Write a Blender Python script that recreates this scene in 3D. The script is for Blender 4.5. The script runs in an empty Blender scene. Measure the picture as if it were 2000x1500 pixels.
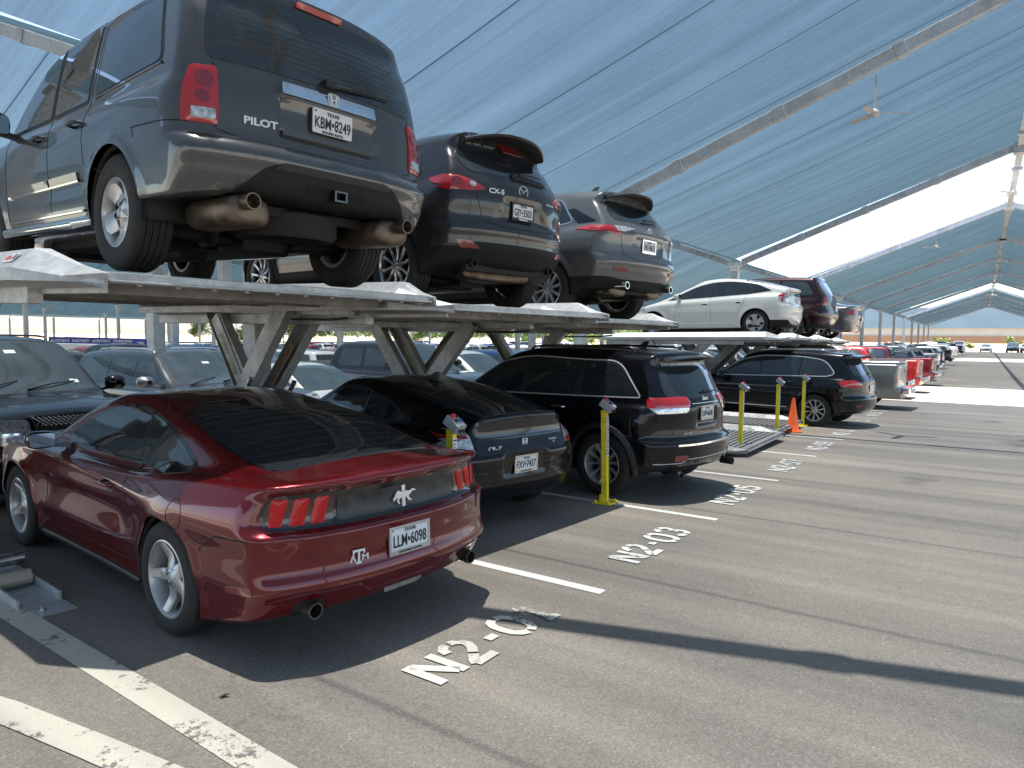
import bpy, bmesh, math, random
import numpy as np
from mathutils import Vector, Matrix, geometry
random.seed(7); rng=np.random.default_rng(7)
R=math.radians
sc=bpy.context.scene
# ---------------------------------------------------------------- camera
FPX,PSI,TH,RHO=1360.0,.5923,.0673,.0108
cd=bpy.data.cameras.new('camera'); cam=bpy.data.objects.new('camera',cd); sc.collection.objects.link(cam)
_f=Vector((-math.sin(PSI)*math.cos(TH),math.cos(PSI)*math.cos(TH),-math.sin(TH)))
_r=Vector((math.cos(PSI),math.sin(PSI),0)); _u=_r.cross(_f)
_r2=math.cos(RHO)*_r+math.sin(RHO)*_u; _u2=-math.sin(RHO)*_r+math.cos(RHO)*_u
cam.matrix_world=Matrix(((_r2.x,_u2.x,-_f.x,0),(_r2.y,_u2.y,-_f.y,0),(_r2.z,_u2.z,-_f.z,0),(0,0,0,1)))
cd.sensor_width=36; cd.lens=36*FPX/2000; cd.clip_start=.05; cd.clip_end=3000
sc.camera=cam
# ---------------------------------------------------------------- world, sun, exposure
SUN=Vector((-.12,.015,1)).normalized()      # direction towards the sun
wd=bpy.data.worlds.new('World'); sc.world=wd; wd.use_nodes=True
nt=wd.node_tree; bg=nt.nodes['Background']; sk=nt.nodes.new('ShaderNodeTexSky'); sk.sky_type='NISHITA'
sk.sun_disc=False; sk.sun_elevation=math.asin(SUN.z); sk.sun_rotation=math.atan2(SUN.x,SUN.y)
sk.dust_density=1.3; sk.air_density=1.0; sk.ozone_density=1.0
nt.links.new(sk.outputs[0],bg.inputs[0]); bg.inputs[1].default_value=.08
ld=bpy.data.lights.new('sun','SUN'); ld.energy=5; ld.angle=R(.55); ld.color=(1,.95,.87)
lo=bpy.data.objects.new('sun',ld); sc.collection.objects.link(lo)
lo.rotation_euler=SUN.to_track_quat('Z','Y').to_euler(); lo.location=(0,0,30)
sc.view_settings.view_transform='Standard'; sc.view_settings.look='None'; sc.view_settings.gamma=1
sc.view_settings.exposure=2.4
sc.render.engine='CYCLES'
sc.cycles.max_bounces=7; sc.cycles.transparent_max_bounces=10; sc.cycles.diffuse_bounces=3; sc.cycles.glossy_bounces=4
sc.cycles.caustics_reflective=False; sc.cycles.caustics_refractive=False
# ---------------------------------------------------------------- materials
MATS={}
def nodes(name):
    m=bpy.data.materials.new(name); m.use_nodes=True; return m,m.node_tree,m.node_tree.nodes['Principled BSDF']
def N(t,ty,**kw):
    n=t.nodes.new(ty)
    for k,v in kw.items():
        if k in n.inputs: n.inputs[k].default_value=v
        else: setattr(n,k,v)
    return n
def setp(b,**k):
    names={'color':'Base Color','rough':'Roughness','metal':'Metallic','coat':'Coat Weight','coatr':'Coat Roughness','spec':'Specular IOR Level','trans':'Transmission Weight','ior':'IOR','alpha':'Alpha'}
    for a,v in k.items():
        if a=='color' and len(v)==3: v=(*v,1)
        b.inputs[names[a]].default_value=v
def ramp(t,src,stops):
    r=t.nodes.new('ShaderNodeValToRGB'); e=r.color_ramp.elements
    while len(e)<len(stops): e.new(.5)
    for i,(p,c) in enumerate(stops):
        e[i].position=p; e[i].color=(*c,1) if len(c)==3 else c
    t.links.new(src,r.inputs[0]); return r
def mix(t,fac,a,b,ty='MIX'):
    m=t.nodes.new('ShaderNodeMix'); m.data_type='RGBA'; m.blend_type=ty
    for i,v in ((0,fac),(6,a),(7,b)):
        if hasattr(v,'node'): t.links.new(v,m.inputs[i])
        else: m.inputs[i].default_value=v if not isinstance(v,tuple) else (*v,1)[:4]
    return m.outputs[2]
def simple(name,color,rough=.5,metal=0,coat=0,var=.0,scale=20,bump=0,**k):
    if name in MATS: return MATS[name]
    m,t,b=nodes(name); setp(b,color=color,rough=rough,metal=metal,coat=coat,**k)
    if var or bump:
        tc=N(t,'ShaderNodeTexCoord'); n=N(t,'ShaderNodeTexNoise',Scale=scale,Detail=5.0); t.links.new(tc.outputs['Object'],n.inputs['Vector'])
        if var:
            r=ramp(t,n.outputs[0],[(.3,tuple(c*(1-var) for c in color)),(.7,tuple(min(1,c*(1+var)) for c in color))]); t.links.new(r.outputs[0],b.inputs['Base Color'])
            r2=ramp(t,n.outputs[0],[(.3,(max(0,rough-.08),)*3),(.75,(min(1,rough+.12),)*3)]); t.links.new(r2.outputs[0],b.inputs['Roughness'])
        if bump:
            bp=N(t,'ShaderNodeBump',Strength=bump,Distance=.01); t.links.new(n.outputs[0],bp.inputs['Height']); t.links.new(bp.outputs[0],b.inputs['Normal'])
    MATS[name]=m; return m
def paint(name,color,metal=.35,rough=.32,dust=.12,trim=(.018,.019,.02),coat=1.0):
    """car paint under clear coat; the mesh attribute 'trim' (signed distance) marks unpainted black plastic"""
    if name in MATS: return MATS[name]
    m,t,b=nodes(name); setp(b,color=color,rough=rough,metal=metal,coat=1.0,coatr=.035,spec=.15)
    tc=N(t,'ShaderNodeTexCoord'); n=N(t,'ShaderNodeTexNoise',Scale=2.3,Detail=8.0,Roughness=.65); t.links.new(tc.outputs['Object'],n.inputs['Vector'])
    n2=N(t,'ShaderNodeTexNoise',Scale=420.0,Detail=2.0); t.links.new(tc.outputs['Object'],n2.inputs['Vector'])
    fl=ramp(t,n2.outputs[0],[(.4,tuple(c*.8 for c in color)),(.7,tuple(min(1,c*1.35+.004) for c in color))])
    sp=N(t,'ShaderNodeSeparateXYZ'); t.links.new(tc.outputs['Object'],sp.inputs[0])
    lowr=ramp(t,sp.outputs[2],[(.15,(1,1,1)),(.75,(.15,.15,.15))])
    dm=ramp(t,n.outputs[0],[(.35,(.15,.15,.15)),(.75,(1,1,1))])
    df=mix(t,1.0,lowr.outputs[0],dm.outputs[0],'MULTIPLY')
    dq=mix(t,1.0,df,(dust*1.3,)*3,'MULTIPLY')
    c1=mix(t,dq,fl.outputs[0],(.22,.19,.155))
    at=N(t,'ShaderNodeAttribute',attribute_name='trim'); gt=N(t,'ShaderNodeMath',operation='GREATER_THAN'); gt.inputs[1].default_value=0; t.links.new(at.outputs['Fac'],gt.inputs[0])
    c2=mix(t,gt.outputs[0],c1,trim)
    t.links.new(c2,b.inputs['Base Color'])
    def sw(inp,a,bb,extra=None):
        x=N(t,'ShaderNodeMapRange'); t.links.new(gt.outputs[0],x.inputs[0]); x.inputs[3].default_value=a; x.inputs[4].default_value=bb; t.links.new(x.outputs[0],b.inputs[inp])
    sw('Metallic',metal,0); sw('Coat Weight',coat,0); sw('Roughness',rough,.55)
    cr=ramp(t,df,[(0,(.02,)*3),(1,(.02+dust*1.3,)*3)]); t.links.new(cr.outputs[0],b.inputs['Coat Roughness'])
    MATS[name]=m; return m
def glass(name,color=(.012,.016,.018),rough=.02,see=0):
    if name in MATS: return MATS[name]
    m,t,b=nodes(name); setp(b,color=color,rough=rough,ior=1.52,spec=.6,coat=.6,coatr=.01)
    tc=N(t,'ShaderNodeTexCoord'); n=N(t,'ShaderNodeTexNoise',Scale=3.0,Detail=6.0); t.links.new(tc.outputs['Object'],n.inputs['Vector'])
    r=ramp(t,n.outputs[0],[(.3,color),(.75,tuple(c*1.7+.006 for c in color))]); t.links.new(r.outputs[0],b.inputs['Base Color'])
    r2=ramp(t,n.outputs[0],[(.35,(rough,)*3),(.8,(rough+.05,)*3)]); t.links.new(r2.outputs[0],b.inputs['Roughness'])
    MATS[name]=m; return m
def lamp(name,color,coat=1.0,grid=0.0):
    if name in MATS: return MATS[name]
    m,t,b=nodes(name); setp(b,color=color,rough=.18,coat=coat,coatr=.02,spec=.7)
    if grid:
        tc=N(t,'ShaderNodeTexCoord'); w=N(t,'ShaderNodeTexWave',Scale=grid,Distortion=0.0); w.bands_direction='Z'; t.links.new(tc.outputs['Object'],w.inputs['Vector'])
        r=ramp(t,w.outputs['Fac'],[(.2,tuple(c*.55 for c in color)),(.6,color)]); t.links.new(r.outputs[0],b.inputs['Base Color'])
        bp=N(t,'ShaderNodeBump',Strength=.4,Distance=.004); t.links.new(w.outputs['Fac'],bp.inputs['Height']); t.links.new(bp.outputs[0],b.inputs['Normal'])
    b.inputs['Subsurface Weight'].default_value=.0
    MATS[name]=m; return m
def galv(name='galvanised',base=.47,tint=(.97,1.0,1.02),rough=.45,metal=.4):
    if name in MATS: return MATS[name]
    m,t,b=nodes(name); c=tuple(base*x for x in tint); setp(b,rough=rough,metal=metal)
    tc=N(t,'ShaderNodeTexCoord'); v=N(t,'ShaderNodeTexVoronoi',Scale=26.0); n=N(t,'ShaderNodeTexNoise',Scale=2.2,Detail=7.0,Roughness=.7)
    for q in (v,n): t.links.new(tc.outputs['Object'],q.inputs['Vector'])
    a=ramp(t,v.outputs['Color'],[(.2,tuple(x*.9 for x in c)),(.8,tuple(min(1,x*1.1) for x in c))])
    s=ramp(t,n.outputs[0],[(.26,(.58,.53,.47)),(.36,(.82,.81,.79)),(.5,(.96,.96,.96)),(.75,(1.12,1.12,1.12))])
    t.links.new(mix(t,1.0,a.outputs[0],s.outputs[0],'MULTIPLY'),b.inputs['Base Color'])
    r=ramp(t,n.outputs[0],[(.3,(rough+.2,)*3),(.7,(rough-.08,)*3)]); t.links.new(r.outputs[0],b.inputs['Roughness'])
    MATS[name]=m; return m
BLACK=simple('black_plastic',(.014,.015,.016),.5,var=.3,scale=8)
GLOSSB=simple('gloss_black',(.006,.007,.008),.12,coat=.5,var=.2,scale=5)
GAP=simple('panel_gap',(.004,.004,.004),.8)
RUBBER=simple('tyre_rubber',(.020,.019,.018),.78,var=.35,scale=14,bump=.15)
UNDER=simple('underbody',(.013,.013,.013),.75,var=.4,scale=9)
RUST=simple('exhaust_steel',(.16,.125,.095),.45,.75,var=.45,scale=9)
CHROME=simple('chrome',(.78,.79,.80),.07,1.0)
ALLOY=simple('alloy_silver',(.48,.48,.48),.36,.55,coat=.3,var=.12,scale=6)
ALLOYD=simple('alloy_dark',(.10,.10,.105),.28,.8,coat=.6)
RED=lamp('lamp_red',(.40,.006,.008)); REDG=simple('lamp_red_bright',(.50,.004,.006),.3,coat=.5,spec=.2); DRED=lamp('lamp_dark_red',(.19,.008,.01))
CLEAR=simple('lamp_clear',(.62,.63,.65),.12,.5,coat=1.0,var=.5,scale=30); AMBER=lamp('lamp_amber',(.7,.16,.02))
GLASS=glass('tinted_glass'); WSHIELD=glass('windshield_glass',(.03,.042,.045))
GALV=galv(); GALVD=galv('galvanised_weathered',.27,(1,1,.99),.55,.55)
WHITEP=simple('white_plate',(.70,.72,.74),.35,var=.06,scale=30); INK=simple('ink_dark',(.010,.012,.03),.5); INKB=simple('ink_black',(.008,.008,.008),.5)
BADGE=simple('bright_trim',(.70,.71,.72),.28,.35)
YELLOW=simple('yellow_paint',(.86,.68,.03),.42,var=.18,scale=7,bump=.05)
# ---------------------------------------------------------------- object helpers
COL=sc.collection
def link(o,parent=None):
    COL.objects.link(o)
    if parent is not None: o.parent=parent
    return o
def thing(name,label,cat,loc=(0,0,0),rotz=0,group=None):
    o=bpy.data.objects.new(name,None); o.empty_display_size=.2; link(o)
    o.location=loc; o.rotation_euler=(0,0,rotz); o['label']=label; o['category']=cat
    if group:o['group']=group
    return o
def mesh(name,v,f,mat,parent=None,smooth=False,auto=None):
    me=bpy.data.meshes.new(name); me.from_pydata([tuple(map(float,p)) for p in v],[],[tuple(map(int,q)) for q in f]); 
    for m in (mat if isinstance(mat,(list,tuple)) else [mat]): me.materials.append(m)
    if smooth: me.polygons.foreach_set('use_smooth',[True]*len(me.polygons))
    if auto is not None:
        me.polygons.foreach_set('use_smooth',[True]*len(me.polygons)); me.set_sharp_from_angle(angle=R(auto))
    me.update(); return link(bpy.data.objects.new(name,me),parent)
class MB:
    """collects shapes into one mesh"""
    def __init__(s): s.v=[];s.f=[]
    def add(s,v,f):
        n=len(s.v); s.v+= [tuple(p) for p in v]; s.f+=[tuple(i+n for i in q) for q in f]; return s
    def box(s,a,b):
        x0,y0,z0=a;x1,y1,z1=b
        return s.add([(x0,y0,z0),(x1,y0,z0),(x1,y1,z0),(x0,y1,z0),(x0,y0,z1),(x1,y0,z1),(x1,y1,z1),(x0,y1,z1)],
          [(0,3,2,1),(4,5,6,7),(0,1,5,4),(1,2,6,5),(2,3,7,6),(3,0,4,7)])
    def bar(s,p,q,w,h,up=(0,0,1)):
        p=Vector(p);q=Vector(q);d=(q-p).normalized();u=Vector(up);sx=d.cross(u)
        if sx.length<1e-4: sx=d.cross(Vector((1,0,0)))
        sx.normalize();u=sx.cross(d)
        c=[]
        for e in(p,q):
            for a,b in((-1,-1),(1,-1),(1,1),(-1,1)): c.append(e+sx*a*w/2+u*b*h/2)
        return s.add(c,[(0,1,2,3),(7,6,5,4),(0,4,5,1),(1,5,6,2),(2,6,7,3),(3,7,4,0)])
    def chan(s,p,q,w,h,t=.012,up=(0,0,1),open=1):
        """C channel: web + two flanges; open=+1/-1 side"""
        p=Vector(p);q=Vector(q);d=(q-p).normalized();u=Vector(up);sx=d.cross(u).normalized();u=sx.cross(d)
        s.bar(p-sx*open*(w/2-t/2),q-sx*open*(w/2-t/2),t,h,u)
        for k in(-1,1): s.bar(p+u*k*(h/2-t/2)+sx*open*t/2,q+u*k*(h/2-t/2)+sx*open*t/2,w-t*1.02,t,u)
        return s
    def tube(s,pts,r,n=10,cap=True):
        pts=[Vector(p) for p in pts]; k=len(s.v); up=Vector((0,0,1))
        rr=r if isinstance(r,(list,tuple)) else [r]*len(pts)
        for i,p in enumerate(pts):
            d=(pts[min(i+1,len(pts)-1)]-pts[max(i-1,0)]).normalized()
            a=d.cross(up); 
            if a.length<.05:a=d.cross(Vector((0,1,0)))
            a.normalize();b=a.cross(d)
            for j in range(n): t=2*math.pi*j/n; s.v.append(tuple(p+(a*math.cos(t)+b*math.sin(t))*rr[i]))
        for i in range(len(pts)-1):
            for j in range(n): s.f.append((k+i*n+j,k+i*n+(j+1)%n,k+(i+1)*n+(j+1)%n,k+(i+1)*n+j))
        if cap: s.f.append(tuple(k+j for j in reversed(range(n)))); s.f.append(tuple(k+(len(pts)-1)*n+j for j in range(n)))
        return s
    def lathe(s,prof,n=32,axis='z',c=(0,0,0),cap=False):
        """prof: (radius, height) pairs"""
        k=len(s.v)
        for (r,h) in prof:
            for j in range(n):
                t=2*math.pi*j/n; a,b=r*math.cos(t),r*math.sin(t)
                p={'z':(a,b,h),'y':(a,h,b),'x':(h,a,b)}[axis]; s.v.append((p[0]+c[0],p[1]+c[1],p[2]+c[2]))
        for i in range(len(prof)-1):
            for j in range(n): s.f.append((k+i*n+j,k+i*n+(j+1)%n,k+(i+1)*n+(j+1)%n,k+(i+1)*n+j))
        if cap: s.f.append(tuple(k+j for j in range(n))); s.f.append(tuple(k+(len(prof)-1)*n+j for j in range(n)))
        return s
    def prism(s,poly,a,b,plane='xy'):
        n=len(poly);P={'xy':lambda u,v,w:(u,v,w),'xz':lambda u,v,w:(u,w,v),'yz':lambda u,v,w:(w,u,v)}[plane]
        return s.add([P(u,v,a) for u,v in poly]+[P(u,v,b) for u,v in poly],[tuple(reversed(range(n))),tuple(range(n,2*n))]+[(i,(i+1)%n,n+(i+1)%n,n+i) for i in range(n)])
    def build(s,name,mat,parent=None,smooth=False,auto=None,fix=True):
        o=mesh(name,s.v,s.f,mat,parent,smooth,auto)
        if fix:
            bm=bmesh.new(); bm.from_mesh(o.data); bmesh.ops.recalc_face_normals(bm,faces=bm.faces); bm.to_mesh(o.data); bm.free()
            if auto is not None: o.data.set_sharp_from_angle(angle=R(auto))
        return o
def bevel(o,w=.004,seg=2):
    m=o.modifiers.new('bevel','BEVEL'); m.width=w; m.segments=seg; m.limit_method='ANGLE'; return o
def text(body,size,mat,parent,M,name='lettering',ext=.002,sx=1.0,al='CENTER',bold=0.0,sp=1.0):
    """real mesh letters; M places the text plane (x right, y up, z out)"""
    c=bpy.data.curves.new('t','FONT'); c.body=body; c.size=size; c.extrude=ext; c.align_x=al; c.align_y='CENTER'; c.offset=bold; c.space_character=sp; c.resolution_u=3
    o=bpy.data.objects.new('t',c); COL.objects.link(o); dg=bpy.context.evaluated_depsgraph_get()
    me=bpy.data.meshes.new_from_object(o.evaluated_get(dg)); bpy.data.objects.remove(o); bpy.data.curves.remove(c)
    me.transform(M@Matrix.Diagonal((sx,1,1,1))); me.materials.clear(); me.materials.append(mat); me.name=name
    return link(bpy.data.objects.new(name,me),parent)
def frameM(o,x,y):
    """matrix from origin and two in-plane directions"""
    x=Vector(x).normalized(); y=Vector(y); y=(y-x*y.dot(x)).normalized(); z=x.cross(y)
    return Matrix(((x.x,y.x,z.x,o[0]),(x.y,y.y,z.y,o[1]),(x.z,y.z,z.z,o[2]),(0,0,0,1)))
def copy_tree(o,parent=None,mats=None):
    c=o.copy(); COL.objects.link(c); c.parent=parent
    if mats and c.type=='MESH' and any(m and m.name in mats for m in c.data.materials):
        c.data=MESHV(c.data,mats)
    for ch in [q for q in KIDS.get(o.name,())]: copy_tree(ch,c,mats)
    return c
KIDS={}
def index_kids():
    KIDS.clear()
    for o in bpy.data.objects:
        if o.parent: KIDS.setdefault(o.parent.name,[]).append(o)
_mv={}
def MESHV(me,mats):
    k=(me.name,tuple(sorted((a,b.name) for a,b in mats.items())))
    if k not in _mv:
        n=me.copy()
        for i,m in enumerate(n.materials):
            if m and m.name in mats: n.materials[i]=mats[m.name]
        _mv[k]=n
    return _mv[k]
# ---------------------------------------------------------------- ground profile
GY=[-60,0,5,20,35,50,75,125,400,1500]; GZ=[-1.76,-1.765,-1.822,-1.995,-2.14,-2.2,-2.1,-1.76,-1.6,-1.0]
def gz(x,y): return float(np.interp(y,GY,GZ))+.002*max(-20,min(10,x))+.020*(max(-40,min(-7,x))+7)
# ================================================================= car bodies
def curve(pts):
    """monotone cubic through (a,b) pairs, sampled to a dense table"""
    p=sorted(pts); x=np.array([a for a,_ in p],float); y=np.array([b for _,b in p],float)
    h=np.diff(x); d=np.diff(y)/h; m=np.zeros(len(x)); m[0]=d[0]; m[-1]=d[-1]
    for i in range(1,len(x)-1):
        if d[i-1]*d[i]>0: w1=2*h[i]+h[i-1]; w2=h[i]+2*h[i-1]; m[i]=(w1+w2)/(w1/d[i-1]+w2/d[i])
    X=np.linspace(x[0],x[-1],600); k=np.clip(np.searchsorted(x,X)-1,0,len(h)-1); t=(X-x[k])/h[k]
    Y=(2*t**3-3*t**2+1)*y[k]+(t**3-2*t**2+t)*h[k]*m[k]+(-2*t**3+3*t**2)*y[k+1]+(t**3-t**2)*h[k]*m[k+1]
    return lambda q: np.interp(q,X,Y)
def smax(a,b,k): return np.maximum(a,b)+np.maximum(k-np.abs(a-b),0)**2/(4*k)
def smin(a,b,k): return -smax(-a,-b,k)
def sstep(e0,e1,x): t=np.clip((x-e0)/(e1-e0),0,1); return t*t*(3-2*t)
class Car:
    """car frame: x forward from the rear axle, y left, z up from the ground"""
    def __init__(s,**k):
        s.__dict__.update(dict(kc=.05,kg=.07,kb=.035,ke=.10,crown=.045,crownl=.03,pr=.16,pf=.30,pp=2.6,flare=.012,fw=.05,arch=.40,botz=.20,sculpt=None,rs=None,fs=None,side_in=.26,bcut=None,bot=None,zs=None,gk=0,ghx=None))
        s.__dict__.update(k)
        s.T=curve(s.top); s.D=curve(s.deck); s.W=curve(s.plan); s.S=curve(s.sec); s.XR=curve(s.rear); s.XF=curve(s.front)
        s.GW=curve(s.green); s.TUM=s.tum; s.BZ=curve(s.bot) if s.bot else (lambda x: np.full_like(np.asarray(x,float),s.botz))
    def wl(s,x,z):
        w=s.W(x)*s.S(z)
        for xc in (0,s.wb):
            d=np.hypot(x-xc,z-s.tr); w=w+s.flare*np.exp(-((d-s.arch)/s.fw)**2)
        if s.sculpt: w=w+s.sculpt(x,z)
        return w
    def F(s,P):
        x,y,z=P[:,0],np.abs(P[:,1]),P[:,2]
        w=s.wl(x,z); yn=np.clip(y/.9,0,1.3)
        xr=s.XR(z)+s.pr*yn**s.pp
        if s.rs: xr=xr+s.rs(y,z)
        xf=s.XF(z)-s.pf*yn**s.pp
        if s.fs: xf=xf+s.fs(y,z)
        g=xr-x; h=x-xf; sl=y-w
        L=smax(sl,(z-(s.D(x)-s.crownl*yn**2)),s.kc)
        L=smax(L,g,s.ke); L=smax(L,h,s.ke); L=smax(L,s.BZ(x)+(s.bcut(x,y) if s.bcut else 0)-z,.05)
        gw=s.GW(x)-s.TUM*np.maximum(z-s.D(x),0)-s.gk*np.maximum(z-s.D(x),0)**2
        G=smax(y-gw,(z-(s.T(x)-s.crown*(y/.7)**2))*.8,s.kg)
        G=smax(G,g,.05); G=smax(G,h,s.ke); G=smax(G,.66-z,.05)
        return smin(L,G,s.kb)
    def grid(s,nx,ny,nz):
        x0=min(s.rear,key=lambda q:q[1])[1]-.05; x1=max(q[1] for q in s.front)+.05
        y1=max(q[1] for q in s.plan)+.08; z0=s.botz-.06; z1=max(q[1] for q in s.top)+.06
        idx={};pts=[]
        gx=np.linspace(x0,x1,nx+1); gy=np.linspace(-y1,y1,ny+1); gz_=np.linspace(z0,z1,nz+1)
        def vid(i,j,k):
            q=idx.get((i,j,k))
            if q is None: q=idx[(i,j,k)]=len(pts); pts.append((gx[i],gy[j],gz_[k]))
            return q
        fs=[]
        for k in (0,nz):
            for i in range(nx):
                for j in range(ny):
                    q=[vid(i,j,k),vid(i+1,j,k),vid(i+1,j+1,k),vid(i,j+1,k)]; fs.append(q if k else q[::-1])
        for j in (0,ny):
            for i in range(nx):
                for k in range(nz):
                    q=[vid(i,j,k),vid(i+1,j,k),vid(i+1,j,k+1),vid(i,j,k+1)]; fs.append(q if not j else q[::-1])
        for i in (0,nx):
            for j in range(ny):
                for k in range(nz):
                    q=[vid(i,j,k),vid(i,j+1,k),vid(i,j+1,k+1),vid(i,j,k+1)]; fs.append(q if i else q[::-1])
        P=np.array(pts); a,b=x0+.75,x1-.75
        O=np.zeros_like(P); O[:,0]=np.clip(P[:,0],a,b)
        O[:,2]=s.zs if s.zs else .55
        # pull spine below the side so the low sills resolve well
        D=P-O
        tt=np.linspace(0.02,1,60); lo=np.zeros(len(P)); hi=np.ones(len(P)); found=np.zeros(len(P),bool)
        prev=np.zeros(len(P))
        for t in tt:
            v=s.F(O+D*t)
            new=(v>0)&~found; lo[new]=prev[new]; hi[new]=t; found|=new; prev[:]=t
        for _ in range(14):
            m=(lo+hi)/2; v=s.F(O+D*m[:,None]); up=v>0; hi=np.where(up,m,hi); lo=np.where(up,lo,m)
        P=O+D*((lo+hi)/2)[:,None]
        return P,np.array(fs)
    def body(s,res=(200,64,44),mat=None,parent=None,trim=None,name='body'):
        P,Fc=s.grid(*res)
        C=P[Fc].mean(1); keep=np.ones(len(Fc),bool)
        for xc in (0,s.wb):
            d=np.hypot(C[:,0]-xc,C[:,2]-s.tr); keep&=~((d<s.arch)&(np.abs(C[:,1])>s.W(xc)-s.side_in-.02))
        Fk=Fc[keep]
        cnt=np.zeros(len(P),int); np.add.at(cnt,Fk.ravel(),1); tot=np.zeros(len(P),int); np.add.at(tot,Fc.ravel(),1)
        bd=np.where((cnt>0)&(cnt<tot))[0]
        side=[]
        for i in bd:
            x,y,z=P[i]; xc=0 if abs(x)<abs(x-s.wb) else s.wb
            if abs(y)>s.W(xc)-s.side_in+.06:
                d=math.hypot(x-xc,z-s.tr)
                if z>s.botz+.015 or True:
                    x=xc+(x-xc)*s.arch/d; z=s.tr+(z-s.tr)*s.arch/d
                    P[i]=(x,y,z); side.append(i)
        if len(side):
            for i in side:
                x,y,z=P[i]
                if z>s.botz+.03: P[i,1]=math.copysign(float(s.wl(np.array([x]),np.array([z]))[0])-.004,y)
        used=np.unique(Fk); mp=-np.ones(len(P),int); mp[used]=np.arange(len(used))
        o=mesh(name,P[used],mp[Fk],mat,parent,smooth=True)
        at=o.data.attributes.new('trim','FLOAT','POINT'); Q=P[used]
        at.data.foreach_set('value',(trim(Q[:,0],np.abs(Q[:,1]),Q[:,2]) if trim else np.full(len(Q),-1.0)).astype(np.float32))
        # inner wells, arch lip and floor
        for xc in (0,s.wb):
            for sd in (-1,1):
                mb=MB()
                yo=float(s.W(xc))*.985; yi=yo-s.side_in-.05; n=36
                prof=[(s.arch+.004,yo-.02),(s.arch-.012,yo-.04),(s.arch+.02,yo-.08),(s.arch+.03,yi),(.02,yi)]
                k=len(mb.v)
                for (r,h) in prof:
                    for j in range(n+1):
                        t=-.45+(math.pi+.9)*j/n; mb.v.append((xc+r*math.cos(t),sd*h,max(s.botz+.01,s.tr+r*math.sin(t))))
                for i in range(len(prof)-1):
                    for j in range(n): a=k+i*(n+1)+j; mb.f.append((a,a+1,a+n+2,a+n+1))
                mb.build('wheel_well',UNDER,o,smooth=True)
        s.bo=o; return o
    # -------- project flat outlines on to the body
    def cast(s,uv,proj):
        uv=np.asarray(uv,float); n=len(uv)
        z1=2.3
        if proj in('left','right'):
            sg=1 if proj=='left' else -1
            O=np.stack([uv[:,0],np.full(n,1.25*sg),uv[:,1]],1); D=np.tile([0,-1.25*sg*.96,0],(n,1))
        elif proj=='rear': O=np.stack([np.full(n,s.x0()-.15),uv[:,0],uv[:,1]],1); D=np.tile([1.15,0,0],(n,1))
        elif proj=='front': O=np.stack([np.full(n,s.x1()+.15),uv[:,0],uv[:,1]],1); D=np.tile([-2.2,0,0],(n,1))
        elif proj=='top': O=np.stack([uv[:,0],uv[:,1],np.full(n,z1)],1); D=np.tile([0,0,-1.9],(n,1))
        lo=np.zeros(n);hi=np.ones(n);found=np.zeros(n,bool);prev=0
        for t in np.linspace(0,1,140):
            v=s.F(O+D*t); new=(v<0)&~found; lo[new]=prev;hi[new]=t;found|=new;prev=t
        for _ in range(16):
            m=(lo+hi)/2;v=s.F(O+D*m[:,None]);inn=v<0;hi=np.where(inn,m,hi);lo=np.where(inn,lo,m)
        P=O+D*((lo+hi)/2)[:,None]
        e=.004;G=np.stack([s.F(P+np.eye(3)[i]*e)-s.F(P-np.eye(3)[i]*e) for i in range(3)],1)
        G/=np.linalg.norm(G,axis=1)[:,None]+1e-9
        return P,G,found
    def x0(s): return min(q[1] for q in s.rear)
    def x1(s): return max(q[1] for q in s.front)
    def patch(s,name,poly,proj,mat,parent=None,off=.004,depth=.012,res=.05,bulge=0,label=None):
        poly=dens(poly,res); n=len(poly); V=[Vector(p) for p in poly]
        us=[p[0] for p in poly];vs=[p[1] for p in poly]
        inner=[]
        u=min(us)+res*.5
        while u<max(us):
            v=min(vs)+res*.5
            while v<max(vs):
                if inside((u,v),poly) and dist_edge((u,v),poly)>res*.4: inner.append(Vector((u,v)))
                v+=res
            u+=res
        out=geometry.delaunay_2d_cdt(V+inner,[(i,(i+1)%n) for i in range(n)],[list(range(n))],1,1e-6)
        vv,ff=out[0],out[2]; P,G,ok=s.cast([(p.x,p.y) for p in vv],proj)
        bl=np.zeros(len(P))
        if bulge: bl=np.array([bulge*min(1,dist_edge((p.x,p.y),poly)/.04)**.5 for p in vv])
        Tp=P+G*(off+bl)[:,None]
        good=[f for f in ff if all(ok[q] for q in f) and max(np.linalg.norm(P[f[0]]-P[f[1]]),np.linalg.norm(P[f[1]]-P[f[2]]))<.14+1.4*res]
        ff=biggest(good) if good else [ff[0]]
        # boundary edges
        ec={}
        for f in ff:
            for a,b in zip(f,f[1:]+f[:1]): ec[(a,b)]=ec.get((a,b),0)+1
        be=[(a,b) for (a,b) in ec if (b,a) not in ec]
        verts=list(Tp); low={}
        for a,b in be:
            for q in(a,b):
                if q not in low: low[q]=len(verts); verts.append(P[q]-G[q]*depth)
        faces=[tuple(f) for f in ff]+[(b,a,low[a],low[b]) for a,b in be]
        us_=sorted({q for f in faces for q in f}); mp_={q:i for i,q in enumerate(us_)}; n0=G[ff[0][0]]; verts=[verts[q] for q in us_]; faces=[tuple(mp_[q] for q in f) for f in faces]
        o=mesh(name,verts,faces,mat,parent)
        bm=bmesh.new();bm.from_mesh(o.data);bmesh.ops.recalc_face_normals(bm,faces=bm.faces);bm.to_mesh(o.data);bm.free()
        # keep the outward sense
        k=o.data.polygons[0]; 
        if len(ff) and np.dot(np.array(k.normal),n0)<0: o.data.flip_normals()
        o.data.polygons.foreach_set('use_smooth',[True]*len(o.data.polygons)); o.data.set_sharp_from_angle(angle=R(50))
        if label:o['label']=label
        return o
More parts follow.
